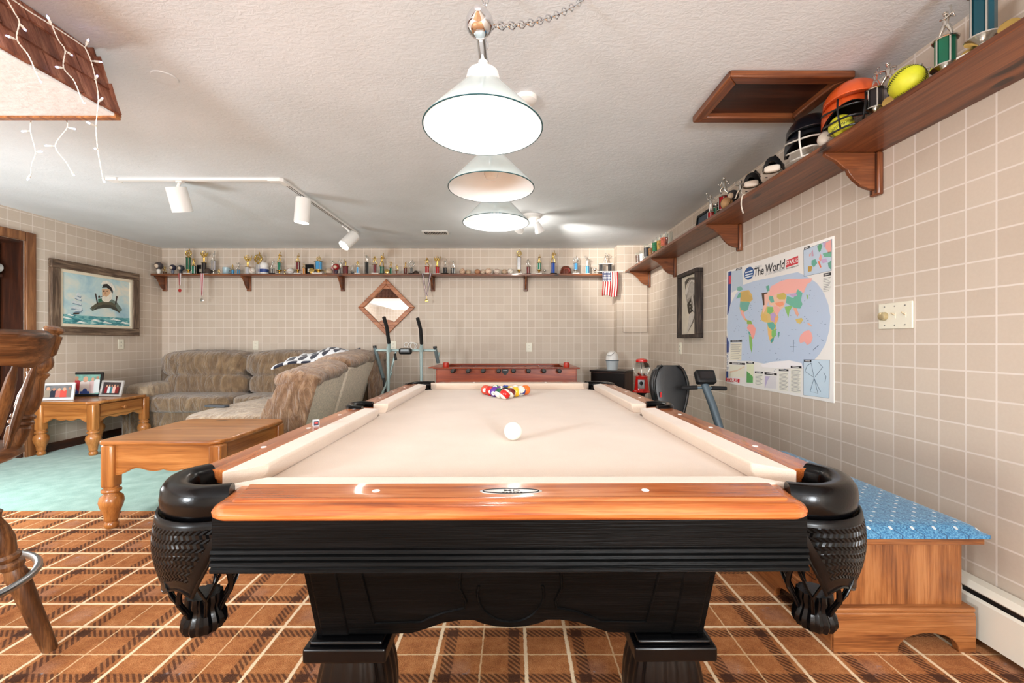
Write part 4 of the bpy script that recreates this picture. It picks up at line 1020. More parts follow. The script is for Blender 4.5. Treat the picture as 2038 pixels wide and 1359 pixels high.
part('head_roll', M['rib'], lambda m: m.grid(roll(yB-.02, yC+.03, .845, .90, 4), 20, 24, True))
part('corner_back', M['rib'], lambda m: m.grid(lambda u, v: (-1.52-.22+.27*math.cos(PI*(u-.28))*(1-.06*v), 4.86+.30*math.sin(PI*(u-.28)), .03+.87*v), 22, 8))
part('corner_top', M['rib'], lambda m: m.sq((-1.74, 4.92, .90), (.56, .50, .14), .6, 28, 12, .03, 8))
part('side_seat', M['velour_l'], lambda m: m.sq((-2.30, 4.02, .40), (.80, 1.30, .18), .35, 30, 16, .012, 41))
part('side_base', M['velour'], lambda m: m.box(-2.62, -1.98, 3.42, 4.72, .004, .34), bevel=.03)
# throw and remote
BLK = thing('throw_blanket', 'navy and white diamond patterned throw folded over the sectional back', 'blanket', (-2.15, 4.55, .90))
def diamond():
    t = NT('navy_diamond_throw'); a = t.n('ShaderNodeAttribute', attribute_name='st'); x = t.n('ShaderNodeSeparateXYZ'); t.link(a.outputs['Vector'], x.inputs[0])
    u = t.m('MULTIPLY', x.outputs[0], 6); v = t.m('MULTIPLY', x.outputs[1], 3)
    f = t.m('MULTIPLY', t.m('SINE', t.m('MULTIPLY', t.m('ADD', u, v), PI)), t.m('SINE', t.m('MULTIPLY', t.m('SUBTRACT', u, v), PI)))
    e = t.m('GREATER_THAN', x.outputs[1], .86)
    c = t.mix(t.m('MAXIMUM', t.m('GREATER_THAN', f, .22), e), srgb((222, 226, 232)), srgb((22, 28, 50)))
    t.color(c); t.bump(t.noise(t.obj(), 120, 2), .3, .004); return t.props(.9, sheen=.3)
P00, P10, P11, P01 = [Vector(p) for p in ((-2.42, 4.25, .80), (-1.76, 4.62, .945), (-1.80, 5.02, .985), (-2.40, 5.0, .955))]
def bl(u, v):
    p = P00.lerp(P10, u).lerp(P01.lerp(P11, u), v)
    return tuple(p+Vector((0, 0, .045*math.sin(PI*u)*math.sin(PI*v)+.018*math.sin(9*u+4*v)+.012*math.sin(17*v+3*u))))
m = MB(); m.grid(bl, 40, 24); o = m.build('cloth', diamond(), BLK, world=True); s_ = o.modifiers.new('thick', 'SOLIDIFY'); s_.thickness = .018; s_.offset = -1
RC = thing('remote_control', 'dark grey remote control on the tan side seat of the sectional', 'remote', (PX(432, 3.75), 3.75, .492), -.15)
m = MB(); m.box(-.10, .10, -.03, .03, 0, .02); m.build('casing', plain('remote_grey', (62, 66, 72), .5), RC, bevel=.006)
m = MB(); m.box(-.05, .05, -.016, .016, .020, .0215); m.build('keypad', M['black'], RC)
# ================================================================ things along the back wall
# diamond mirror
MR = thing('diamond_mirror', 'square wooden framed mirror hung as a diamond below the back shelf', 'mirror', (PX(770, WALL_B), WALL_B, PZ(612, WALL_B)))
R_ = .362; w = .075
def dm(r): return [(0, -r), (r, 0), (0, r), (-r, 0)]
o_, i_ = dm(R_), dm(R_-w)
for k in range(4):
    a, b, c, d = o_[k], o_[(k+1) % 4], i_[(k+1) % 4], i_[k]
    m = MB(); m.prism([a, b, c, d], -.035, -.002, 'xz'); m.build('frame_board', M['mirror_frame'], MR, bevel=.006)
m = MB(); m.prism(dm(R_-w+.005), -.014, -.008, 'xz'); m.build('mirror_glass', M['mirror'], MR, smooth=False)
m = MB(); m.prism([(-.10, -.19), (.0, -.29), (.10, -.19), (.07, -.168), (.03, -.158), (-.03, -.158), (-.07, -.168)], -.026, -.014, 'xz'); m.build('frame_board', M['mirror_frame'], MR, bevel=.003)
m = MB(); m.prism([(-.05, .238), (.05, .238), (0, .288)], -.026, -.014, 'xz'); m.build('frame_board', M['mirror_frame'], MR, bevel=.003)
# foosball table
FX0, FX1, FY0, FY1, FZ = PX(870, 4.35), PX(1146, 4.35), 4.35, 5.10, PZ(731, 4.35)
FB = thing('foosball_table', 'cherry wood foosball table with black handles behind the pool table', 'foosball table', ((FX0+FX1)/2, (FY0+FY1)/2, 0))
a, b = (FX1-FX0)/2, (FY1-FY0)/2
for s in (-1, 1):
    m = MB(); m.box(-a, a, s*b-.015, s*b+.015, FZ-.28, FZ-.014); m.build('side_panel', M['cherry_x'], FB, bevel=.003)
    m = MB(); m.box(s*a-.015, s*a+.015, -b+.016, b-.016, FZ-.28, FZ-.014); m.build('end_panel', M['cherry_x'], FB, bevel=.003)
    m = MB(); m.box(-a-.035, a+.035, s*b-.05, s*b+.045, FZ-.014, FZ); m.build('top_rail', M['cherry_x'], FB, bevel=.005)
    m = MB(); m.box(s*a-.10, s*a+.036, -b+.046, b-.046, FZ-.014, FZ); m.build('top_rail', M['cherry_x'], FB, bevel=.005)
    for q in (-1, 1):
        m = MB(); m.box(s*(a-.07)-.05, s*(a-.07)+.05, q*(b-.07)-.05, q*(b-.07)+.05, 0, FZ-.28); m.build('leg', M['cherry_x'], FB, bevel=.004)
m = MB(); m.box(-a+.015, a-.015, -b+.015, b-.015, FZ-.13, FZ-.12); m.build('playfield', plain('green_playfield', (40, 110, 70), .5), FB)
def rx(px): return PX(px, FY0)-(FX0+FX1)/2
zr = PZ(737, FY0)
for px in (904, 934, 963, 993, 1022, 1051, 1081, 1111):
    x = rx(px)
    m = MB(); m.cyl((x, -b-.06, zr), (x, b+.06, zr), .008, n=10); rod = m.build('rod', M['chrome'], FB)
    m = MB(); m.lathe([(.014, 0), (.020, .004), (.024, .03), (.021, .08), (.017, .10), (0, .105)], 14, (x, -b-.055, zr), axis=(0, -1, 0)); m.build('handle', M['black'], rod)
    m = MB(); m.lathe([(.022, 0), (.022, .012), (.012, .018)], 14, (x, -b-.015, zr), axis=(0, -1, 0)); m.build('bearing', M['black'], rod)
m = MB(); x = rx(1005.5); m.prism([(x-.036, zr+.006), (x-.03, zr+.026), (x+.03, zr+.026), (x+.036, zr+.006), (x+.03, zr-.022), (x, zr-.052), (x-.03, zr-.022)], -b-.019, -b-.014, 'xz'); bd = m.build('badge', M['black'], FB)
m = MB(); m.box(x-.022, x+.022, -b-.0205, -b-.0185, zr-.003, zr+.005); m.build('badge_stripe', plain('badge_grey', (150, 150, 152), .4), bd)
for px in (887, 1128):
    x = rx(px); m = MB(); m.lathe([(.030, 0), (.032, .01), (.030, .045), (.024, .05), (.022, .02), (0, .02)], 18, (x, -b+.02, FZ)); m.build('cup_holder', plain('red_knob', (178, 46, 26), .3), FB)
# elliptical trainer
EL = thing('elliptical_trainer', 'grey tube elliptical trainer with black handles below the diamond mirror', 'exercise machine', (PX(806, 4.6), 4.6, 0))
M['teal_tube'] = plain('grey_green_tube', (166, 188, 188), .35, .2)
M['grey_tube'] = plain('grey_tube', (104, 120, 124), .4, .2)
def E(px, py, Y): return Vector((PX(px, Y)-EL.location.x, Y-EL.location.y, PZ(py, Y)))
def et(name, pts, r, mt, par=EL, n=10):
    m = MB(); m.tube([E(*p) for p in pts], r, n); return m.build(name, mt, par)
et('cross_bar', [(748, 697, 4.6), (868, 697, 4.6)], .014, M['teal_tube'])
for px, lean in ((774, 0), (840, 0)):
    up = et('upright', [(px-2, 690, 4.56), (px-1, 760, 4.58), (px-3, 830, 4.62)], .017, M['teal_tube'])
for pts in ([(764, 631, 4.36), (770, 652, 4.42), (774, 683, 4.52)], [(831, 633, 4.36), (837, 655, 4.42), (839, 684, 4.52)]):
    a_ = et('arm_tube', [pts[2], (pts[2][0]+.5, 700, 4.56)], .017, M['teal_tube'])
    h_ = et('grip', pts, .019, M['blackrub'], a_)
for a_, c_ in (((746, 692, 4.6), (764, 756, 4.66)), ((866, 693, 4.6), (872, 722, 4.66))):
    t_ = et('swing_arm', [a_, c_], .020, M['grey_tube']); et('end_cap', [(a_[0]-.5, a_[1]-4, 4.6), a_], .021, M['black'], t_)
et('swing_arm', [(764, 752, 4.62), (768, 800, 4.62)], .016, M['black'])
et('lower_link', [(779, 740, 4.64), (757, 792, 4.60), (750, 850, 4.6)], .015, M['teal_tube'])
et('brace', [(788, 700, 4.66), (776, 745, 4.64)], .012, M['teal_tube'])
et('brace', [(874, 701, 4.72), (870, 722, 4.72)], .012, M['teal_tube'])
et('pull_knob', [(786, 704, 4.62), (788, 716, 4.6)], .014, M['black'])
m = MB(); c = E(807, 699, 4.55); m.cbox(c, (.135, .07, .065)); m.build('console', M['black'], EL, bevel=.02, seg=3)
m = MB(); m.cbox(c+Vector((0, -.036, .010)), (.085, .004, .022)); m.build('display', plain('display_grey', (96, 106, 110), .3), EL)
m = MB(); m.box(-.30, .30, -.05, .05, .0, .06); m.build('foot_bar', M['black'], EL, bevel=.01)
m = MB(); m.box(-.05, .05, -.8, .5, .03, .10); m.build('base_beam', M['grey_tube'], EL, bevel=.01)
for s in (-1, 1):
    m = MB(); m.box(s*.18-.06, s*.18+.06, -.75, -.4, .15, .19); m.build('pedal', M['black'], EL, bevel=.01)
    m = MB(); m.tube([(s*.18, -.55, .15), (s*.17, -.1, .10), (s*.17, .1, .34)], .016, 8); m.build('pedal_arm', M['grey_tube'], EL)
wp = thing('white_cable_bundle', 'white coiled cable and plug on the wall behind the elliptical console', 'cable', (PX(812, 5.4), 5.43, PZ(690, 5.4)))
m = MB()
for q, (dx, dz, r) in enumerate(((-.03, .025, .028), (.04, .005, .05), (.07, .01, .042))):
    m.tube([(dx+r*math.cos(a), -.01*q, dz+r*math.sin(a)) for a in [2*PI*i/20 for i in range(20)]], .006, 6, closed=True)
m.build('coil', M['white_paint'], wp)
# dark cabinet, bin, gumball machine
CB = thing('small_cabinet', 'dark brown low cabinet standing angled beside the foosball table', 'cabinet', (PX(1217, 4.98), 4.96, 0), math.radians(-32))
cz_ = PZ(737, 4.85)
m = MB(); m.box(-.20, .20, -.15, .17, .03, cz_-.018); m.build('body', M['dark_z'], CB, bevel=.004)
m = MB(); m.box(-.21, .21, -.17, .18, cz_-.018, cz_); m.build('cabinet_top', plain('black_top', (30, 26, 26), .3, spec=.3), CB, bevel=.004)
m = MB(); m.box(-.195, .195, -.165, -.15, .05, cz_-.03); dr = m.build('door', plain('black_door', (20, 13, 11), .4, spec=.2), CB, bevel=.003)
m = MB(); m.lathe([(.008, 0), (.012, .015), (0, .02)], 12, (.0, -.165, cz_-.2), axis=(0, -1, 0)); m.build('knob', M['black'], dr)
m = MB(); m.box(-.19, .19, -.14, .16, 0, .03); m.build('plinth', M['black'], CB)
BN2 = thing('swing_bin', 'small white swing-top bin standing on the dark cabinet', 'bin', (PX(1218, 5.0), 4.99, cz_), -.3)
m = MB(); m.lathe([(.062, 0), (.072, .10), (.076, .105), (0, .105)], 28); m.build('bucket', plain('pale_grey_plastic', (196, 204, 208), .35), BN2)
m = MB(); m.lathe([(.078, .105), (.080, .112), (.074, .114)], 28); m.build('rim', plain('bin_rim_grey', (70, 84, 96), .4), BN2)
m = MB(); m.grid(lambda u, v: (.074*math.cos(PI*(v-.0)/2)**.6*math.cos(2*PI*u) if v < 1 else 0, (.074*math.cos(PI*v/2)**.6 if v < 1 else 0)*math.sin(2*PI*u), .114+.10*math.sin(PI*v/2)), 28, 10, True); m.build('dome_lid', M['white_paint'], BN2)
m = MB(); m.tube([(-.05, -.058, .165), (-.012, -.076, .165), (.012, -.07, .185), (.03, -.05, .203)], .0022, 5); m.build('flap_seam', M['black'], BN2)
GM = thing('gumball_machine', 'red gumball machine with glass globe on a black stand', 'gumball machine', (PX(1277, 4.45), 4.45, 0), -.35)
g0 = PZ(780, 4.45); red = plain('red_enamel', (206, 24, 20), .22, coat=.4)
m = MB(); m.lathe([(.17, 0), (.17, .02), (.06, .04), (.035, .07), (.033, g0-.03), (.06, g0)], 24); m.build('stand', M['black'], GM)
m = MB(); m.lathe([(.092, g0), (.094, g0+.012), (.074, g0+.022), (.060, g0+.15), (.066, g0+.165), (.05, g0+.172)], 32); m.build('body', red, GM)
gc = g0+.25
m = MB(); m.sph((0, 0, gc), .085, nu=28, nv=18); m.build('globe', M['glass'], GM)
m = MB(); m.lathe([(.058, gc+.062), (.062, gc+.072), (.056, gc+.092), (.03, gc+.10), (.012, gc+.104), (0, gc+.104)], 24); m.build('lid', red, GM)
m = MB(); m.box(-.034, .034, -.082, -.045, g0+.045, g0+.135); cm = m.build('coin_mechanism', M['steel'], GM, bevel=.004)
m = MB(); m.lathe([(.018, 0), (.018, .008), (.008, .012), (.008, .022), (0, .024)], 14, (0, -.082, g0+.10), axis=(0, -1, 0)); m.cbox((0, -.10, g0+.10), (.008, .01, .05)); m.build('crank', M['black'], cm)
m = MB(); m.box(-.024, .024, -.11, -.06, g0+.004, g0+.03); m.build('chute', red, GM, bevel=.008)
rg = random.Random(5)
for k in range(14):
    a = rg.uniform(0, 2*PI); r = rg.uniform(0, .045)
    m = MB(); m.sph((r*math.cos(a), r*math.sin(a), gc-.060+rg.uniform(0, .016)), .011, nu=8, nv=6); m.build('gumball', plain('gum%d' % (k % 4), [(214, 60, 40), (240, 240, 236), (230, 150, 60), (90, 60, 50)][k % 4], .3), GM)
m = MB(); m.cyl((0, 0, gc-.07), (0, 0, gc+.07), .004, n=6); m.build('centre_rod', M['chrome'], GM)
# recumbent exercise bike by the right wall
BK = thing('exercise_bike', 'recumbent exercise bike with black padded seat by the right wall', 'exercise machine', (1.22, 3.1, 0))
def K(px, py, Y): return Vector((PX(px, Y)-1.22, Y-3.1, PZ(py, Y)))
def seatback(u, v):
    a = 2*PI*u; c, s_ = math.cos(a), math.sin(a)
    wv = .118+.032*math.sin(PI*min(1, v*1.15)*.55+.0)-.03*max(0, v-.75)*3
    wv = [.10, .135, .146, .142, .134, .126, .118, .106, .06][min(8, int(v*8+.5))] if False else (.10+.05*math.sin(PI*min(.62, v)/.62*.5) if v < .62 else .15-.045*((v-.62)/.38)**1.5)
    if v > .94: wv *= .80
    th = .045*(1-.25*v)
    ce = math.copysign(abs(c)**.6, c); se = math.copysign(abs(s_)**.6, s_)
    return (PX(1335, 3.2)-1.22+wv*ce, .10+.05*v+th*se, PZ(824, 3.2)+.365*v)
m = MB(); m.grid(seatback, 36, 20, True); m.add([seatback(k/36, 1) for k in range(36)], [tuple(range(36))]); m.add([seatback(k/36, 0) for k in range(36)], [tuple(range(36))])
sb = m.build('seat_back', plain('black_vinyl', (26, 26, 27), .38, bump=.1, bscale=150), BK, ang=50)
m = MB()
for s in (-1, 1):
    pts = [Vector(seatback(.5 if s < 0 else 0, v)) for v in [k/14 for k in range(15)]]
    m.tube([p+Vector((s*.006-s*.03, -.036, 0)) for p in pts], .010, 8)
m.build('seat_bolster', plain('black_gloss_vinyl', (20, 21, 23), .22), sb)
x_ = PX(1311, 3.2)-1.22
m = MB(); m.box(x_-.004, x_+.008, .055, .062, PZ(789, 3.2), PZ(779, 3.2)); m.build('red_tag', plain('red_tag', (200, 30, 34), .5), sb)
m = MB(); m.sq((PX(1335, 3.2)-1.22, -.02, .40), (.36, .34, .10), .5); m.build('seat_pad', plain('black_vinyl_2', (26, 26, 27), .4), BK)
m = MB(); m.box(-.06, .06, -.05, .10, .0, .38); m.build('seat_post', M['grey_tube'], BK, bevel=.01)
slate = plain('slate_tube', (92, 108, 118), .35, .3)
m = MB(); m.tube([K(1402, 764, 3.02), K(1418, 806, 2.95), K(1434, 856, 2.88), K(1450, 905, 2.82)], .026, 14); m.build('console_post', slate, BK)
m = MB(); c = K(1403, 751, 3.02); m.tf = Matrix.Translation(c) @ Matrix.Rotation(-.5, 4, 'X'); m.box(-.068, .068, -.030, .025, -.05, .05); cs_ = m.build('console', M['black'], BK, bevel=.014, seg=3)
m = MB(); m.tf = Matrix.Translation(c) @ Matrix.Rotation(-.5, 4, 'X'); m.box(-.045, .045, -.032, -.0295, -.02, .034); m.build('console_back', plain('console_dark', (34, 34, 36), .25), cs_)
m = MB(); m.tube([K(1357, 772, 3.06), K(1395, 771, 3.02), K(1444, 773, 3.02)], .010, 10); hb = m.build('handlebar', slate, BK)
for p0, p1 in (((1357, 772, 3.06), (1388, 771, 3.03)), ((1416, 772, 3.02), (1445, 773, 3.02))):
    m = MB(); m.tube([K(*p0), K(*p1)], .0155, 12); m.build('grip', M['blackrub'], hb)
m = MB(); m.sq((.17, -.20, .20), (.14, .50, .32), .4); m.build('flywheel_housing', plain('bike_shell', (60, 64, 68), .4), BK)
m = MB(); m.box(-.04, .16, -.5, .3, .02, .10); m.build('base_beam', M['grey_tube'], BK, bevel=.01)
for y in (-.5, .3):
    m = MB(); m.box(-.18, .30, y-.03, y+.03, 0, .05); m.build('foot_bar', M['black'], BK, bevel=.01)
# ================================================================ shelves
SZ = PZ(552.5, WALL_B)+.02        # top of the back shelf
SD = .197
BS = thing('back_shelf', 'long dark stained shelf with scroll brackets on the back wall', 'shelf', (-1.6, WALL_B, SZ))
x0, x1 = WALL_L+.02, PX(1226, 5.28)
m = MB(); m.box(x0+1.6, x1+1.6, -SD, -.001, -.022, 0); m.build('board', M['shelf_x'], BS, bevel=.002)
ogee = [(0, 0), (1, 0), (1, -.07), (.90, -.14), (.78, -.22), (.66, -.36), (.60, -.44), (.55, -.46), (.52, -.56), (.42, -.72), (.28, -.88), (.14, -.96), (0, -1)]
def bracket(par, side, at, depth, height):
    """side 'x': reaches towards -y from the back wall; side 'y': reaches towards -x from the right wall"""
    wn, th = .052, .026
    m = MB()
    if side == 'x':
        m.prism([(-th-d*(depth-th), -.022+z*height*.88) for d, z in ogee], at-.010, at+.010, 'yz')
        p = m.build('bracket', M['shelf_y'], par, bevel=.002)
        m = MB(); m.box(at-wn/2, at+wn/2, -th, -.001, -.022-height, -.0225); m.build('wall_plate', M['shelf_z'], p, bevel=.006)
        m = MB(); m.box(at-wn*.24, at+wn*.24, -th-.002, -th+.004, -.022-height*.88, -.03); m.build('plate_flute', M['dark_z'], p)
    else:
        m.prism([(-th-d*(depth-th), -.022+z*height*.88) for d, z in ogee], at-.010, at+.010, 'xz')
        p = m.build('bracket', M['shelf_x'], par, bevel=.002)
        m = MB(); m.box(-th, -.001, at-wn/2, at+wn/2, -.022-height, -.0225); m.build('wall_plate', M['shelf_z'], p, bevel=.006)
        for k in (-1, 1):
            m = MB(); m.box(-th-.003, -th+.003, at+k*wn*.25-.004, at+k*wn*.25+.004, -.022-height*.96, -.03); m.build('plate_flute', M['dark_z'], p)
for px in (330, 497, 683, 862, 1046, 1215): bracket(BS, 'x', PX(px, WALL_B)+1.6, .17, .175)
RSZ, RSX = H+.873+.02, 1.400      # right shelf top, front edge
RS = thing('right_shelf', 'long dark stained shelf with scroll brackets on the right wall', 'shelf', (WALL_R, 3.0, RSZ))
m = MB(); m.box(RSX-WALL_R, -.001, -3.4, CPY-3.0-.002, -.021, 0); m.build('board', M['shelf_y'], RS, bevel=.002)
for y in (.75, 1.953, 3.133, 4.38, 5.20): bracket(RS, 'y', y-3.0, .255, .195)

# ---------------------------------------------------------------- trophy kit
CM = {}
def colmat(n):
    tab = {'green': (10, 104, 76), 'red': (186, 22, 30), 'blue': (26, 78, 176), 'light blue': (66, 150, 204), 'dark': (36, 28, 32), 'maroon': (104, 24, 28), 'silver': (186, 186, 192),
           'orange': (206, 132, 52), 'pink': (212, 140, 146), 'teal': (6, 70, 84), 'black': (20, 19, 22), 'brown': (92, 52, 34), 'white': (226, 224, 218), 'gold': (206, 172, 96)}
    if n not in CM: CM[n] = plain('column_'+n.replace(' ', '_'), tab[n], .28, .35 if n not in ('black', 'white') else 0, coat=.3)
    return CM[n]
POSE = {
 'batter': dict(LH=(.13, -.05, .84), LE=(.02, -.14, .68), RH=(.17, -.02, .88), RE=(.22, .0, .70), LK=(-.10, -.02, .27), LF=(-.18, 0, 0), RK=(.12, 0, .27), RF=(.16, 0, 0), bat=((.15, -.03, .84), (.10, .06, 1.24))),
 'winged': dict(LH=(-.06, 0, 1.20), LE=(-.14, 0, .98), RH=(.06, 0, 1.22), RE=(.14, 0, .98), LK=(-.04, 0, .26), LF=(-.04, 0, 0), RK=(.04, 0, .26), RF=(.04, 0, 0), wing=1),
 'pitcher': dict(LH=(-.30, 0, 1.02), LE=(-.24, 0, .84), RH=(.22, -.05, .60), RE=(.22, 0, .72), LK=(-.16, 0, .34), LF=(-.26, 0, .04), RK=(.10, 0, .26), RF=(.16, 0, 0)),
 'runner': dict(LH=(-.26, 0, .72), LE=(-.18, 0, .60), RH=(.24, 0, .58), RE=(.20, 0, .72), LK=(-.18, 0, .38), LF=(-.12, 0, .16), RK=(.12, 0, .24), RF=(.26, 0, .02)),
 'champion': dict(LH=(-.24, 0, 1.16), LE=(-.22, 0, .92), RH=(.18, 0, .56), RE=(.22, 0, .68), LK=(-.06, 0, .26), LF=(-.08, 0, 0), RK=(.06, 0, .26), RF=(.09, 0, 0), ball=(-.24, 0, 1.22)),
 'swinger': dict(LH=(.24, 0, .96), LE=(.12, -.10, .80), RH=(.26, 0, .94), RE=(.24, .05, .78), LK=(-.12, 0, .26), LF=(-.20, 0, 0), RK=(.10, 0, .26), RF=(.14, 0, 0), bat=((.25, 0, .94), (.02, .1, 1.22)))}
figc = {}
def figure_mesh(pose, fine):
    if (pose, fine) in figc: return figc[(pose, fine)]
    m = MB(); n = 10 if fine else 6
    if pose == 'wreath':
        m.tube([(.30*math.cos(a), 0, .52+.36*math.sin(a)) for a in [2*PI*k/20 for k in range(20)]], .07, n, closed=True)
        star = [((.24 if k % 2 == 0 else .10)*math.sin(PI*k/5), (.24 if k % 2 == 0 else .10)*math.cos(PI*k/5)+.52) for k in range(10)]
        m.prism(star, -.05, .05, 'xz'); m.cyl((0, 0, 0), (0, 0, .2), .08, .05, n)
        m.tube([(.1, 0, .9), (.14, 0, 1.05), (.05, 0, 1.2)], [.06, .05, .02], n)
    elif pose == 'cup':
        m.lathe([(.16, 0), (.16, .04), (.05, .08), (.04, .30), (.14, .42), (.24, .62), (.27, .98), (.25, 1.0), (.20, .64), (0, .5)], 16 if fine else 10)
        for s in (-1, 1): m.tube([(s*.25, 0, .92), (s*.40, 0, .88), (s*.38, 0, .66), (s*.20, 0, .56)], .03, n)
    else:
        P = POSE[pose]
        m.tube([(0, 0, .46), (0, 0, .56), (0, -.01, .70), (0, 0, .79), (0, 0, .86)], [.075, .068, .088, .080, .032], n)
        m.sph((0, -.01, .93), .068, (1, 1, 1.15), 12 if fine else 8, 8 if fine else 6)
        m.sph((0, -.02, .965), .074, (1, 1.15, .6), 10 if fine else 8, 6)
        for s, Hn, En in ((-1, 'LH', 'LE'), (1, 'RH', 'RE')):
            m.tube([(s*.085, 0, .79), (s*.11, 0, .785), P[En], P[Hn]], [.030, .040, .033, .026], n); m.sph(P[Hn], .036, nu=8, nv=6)
        for s, Kn, Fn in ((-1, 'LK', 'LF'), (1, 'RK', 'RF')):
            f = Vector(P[Fn]); m.tube([(s*.045, 0, .50), P[Kn], tuple(f+Vector((0, 0, .03)))], [.064, .048, .032], n); m.sph(tuple(f+Vector((0, -.04, .025))), .05, (.7, 1.4, .55), 8, 6)
        if 'bat' in P: m.tube([P['bat'][0], P['bat'][1]], [.014, .036], n)
        if 'ball' in P: m.sph(P['ball'], .06, nu=8, nv=6)
        if 'wing' in P:
            for s in (-1, 1):
                w_ = [(s*.03, .72), (s*.16, .86), (s*.30, 1.12), (s*.34, 1.20), (s*.30, .84), (s*.20, .62), (s*.08, .60)]
                m.prism(w_, .03, .06, 'xz')
    ob = m.build('figure', M['gold'], None, ang=70); me = ob.data; bpy.data.objects.remove(ob); figc[(pose, fine)] = me
    return me
figm = {}
def fig_for(pose, fine, mt):
    k = (pose, fine, mt)
    if k not in figm:
        me = figure_mesh(pose, fine).copy(); me.materials.clear(); me.materials.append(M[mt]); figm[k] = me
    return figm[k]
def trophy(loc, h, colour, pose, metal, label, base='white', rz=0, colw=.034, colf=.40, fine=False, group=None, two=False, medal=False, riser=False):
    t = thing('trophy', label, 'trophy', loc, rz, group)
    bh = .018 if base != 'none' else .006; bw = colw*.66+.012
    m = MB(); m.box(-bw, bw, -bw*.8, bw*.8, 0, bh); m.build('base', {'white': M['marble'], 'black': M['black_gloss'], 'none': M['gold']}[base], t, bevel=.002)
    z = bh
    if riser:
        m = MB(); m.lathe([(colw*.5, z), (colw*.25, z+.012), (colw*.22, z+.022), (colw*.5, z+.034), (colw*.78, z+.037), (colw*.78, z+.041)], 16); m.build('riser', M[metal], t); z += .040
    ch_ = max(.01, h*colf)
    xs = (-.055, .055) if two else (0,)
    for x in xs:
        m = MB(); m.prism([(x+colw*.5*math.cos(a)*1.1, colw*.5*math.sin(a)) for a in [2*PI*(k+.5)/8 for k in range(8)]], z, z+ch_, 'xy'); c_ = m.build('column', colmat(colour), t, smooth=False)
        m = MB()
        for s in (-1, 1): m.box(x+s*colw*.32-.0022, x+s*colw*.32+.0022, -colw*.5-.001, -colw*.5+.006, z, z+ch_)
        m.build('column_strip', M['silver'], c_)
    z += ch_
    if two: m = MB(); m.box(-.085, .085, -.03, .03, z, z+.010); m.build('bridge', M['marble'], t); z += .010
    else: m = MB(); m.lathe([(colw*.66, z), (colw*.70, z+.003), (colw*.62, z+.007), (colw*.3, z+.010), (0, z+.010)], 14); m.build('cap', M[metal], t); z += .009
    fh = max(.03, (h-z)/1.16)
    if pose: inst(fig_for(pose, fine, metal), 'figure', t, (0, 0, z), (0, 0, .0), (fh*1.2, fh*1.2, fh))
    if medal:
        m = MB(); m.lathe([(0, .006), (.020, .006), (.024, .004), (.024, 0), (0, 0)], 18, (colw+.012, -.03, .038), axis=(.2, -1, .25)); m.cyl((colw+.012, -.026, 0), (colw+.012, -.026, .02), .004, n=6); m.build('medallion', M['gold'], t)
    return t
SY = 5.345                       # line on which most things of the back shelf stand
u_ = SY/F                        # metres per photo pixel there
G = 'trophies and keepsakes on the back shelf'
def bobble(loc, h, head_c, body_c, label, rz=0, group=G):
    t = thing('bobblehead', label, 'figurine', loc, rz, group); r = h*.30
    m = MB(); m.lathe([(h*.26, 0), (h*.26, .006), (h*.10, .010), (h*.15, h*.30), (h*.10, h*.46), (0, h*.48)], 12); m.build('body', plain('toy_%d_%d_%d' % body_c, body_c, .4), t)
    m = MB(); m.sph((0, 0, h-r), r, (1, 1, 1), 14, 10); hd = m.build('head', plain('toyh_%d_%d_%d' % head_c, head_c, .25), t)
    m = MB(); m.sph((0, -r*.55, h-r*1.1), r*.62, (1, .9, 1), 10, 8); m.build('face', plain('toy_face', (206, 188, 166), .5), hd)
def ball_mat(c, red=(150, 60, 50), k=1.0):
    t = NT('ball_skin_%d_%d_%d' % c); o = t.obj(); x = t.n('ShaderNodeSeparateXYZ'); t.link(o, x.inputs[0])
    n = t.noise(o, 25, 3); t.color(t.ramp(n, [(.3, tuple(v*.8 for v in srgb(c))), (.7, srgb(c))])); return t.props(.55)
def baseball(loc, r, c, label, rot=(0,0,0), seam=(150, 70, 56), cat='baseball', name='baseball', group=None, fine=False):
    t = thing(name, label, cat, loc, rot[2], group)
    m = MB(); m.sph((0, 0, r), r, nu=28 if fine else 16, nv=18 if fine else 10); m.build('cover', ball_mat(c), t)
    R = Euler((rot[0], rot[1], 0)).to_matrix(); N = 96 if fine else 40
    pts = []
    for k in range(N):
        a = 2*PI*k/N; p = Vector((math.cos(a)+.42*math.cos(3*a), math.sin(a)-.42*math.sin(3*a), 1.28*math.sin(2*a))).normalized()
        pts.append(R @ p*r*1.003+Vector((0, 0, r)))
    m = MB()
    if fine:
        m.tube(pts, r*.012, 4, closed=True)
        for k in range(N):
            p = pts[k]-Vector((0, 0, r)); tn = (pts[(k+1) % N]-pts[k-1]).normalized(); s = p.normalized().cross(tn)
            for g in (-1, 1):
                q = (p+s*g*r*.13+tn*r*.04).normalized()*r*1.006
                m.tube([p*1.003+Vector((0, 0, r)), q+Vector((0, 0, r))], r*.018, 4)
    else: m.tube(pts, r*.045, 4, closed=True)
    m.build('seam', plain('stitch_%d_%d_%d' % seam, seam, .6), t, smooth=False)
    return t
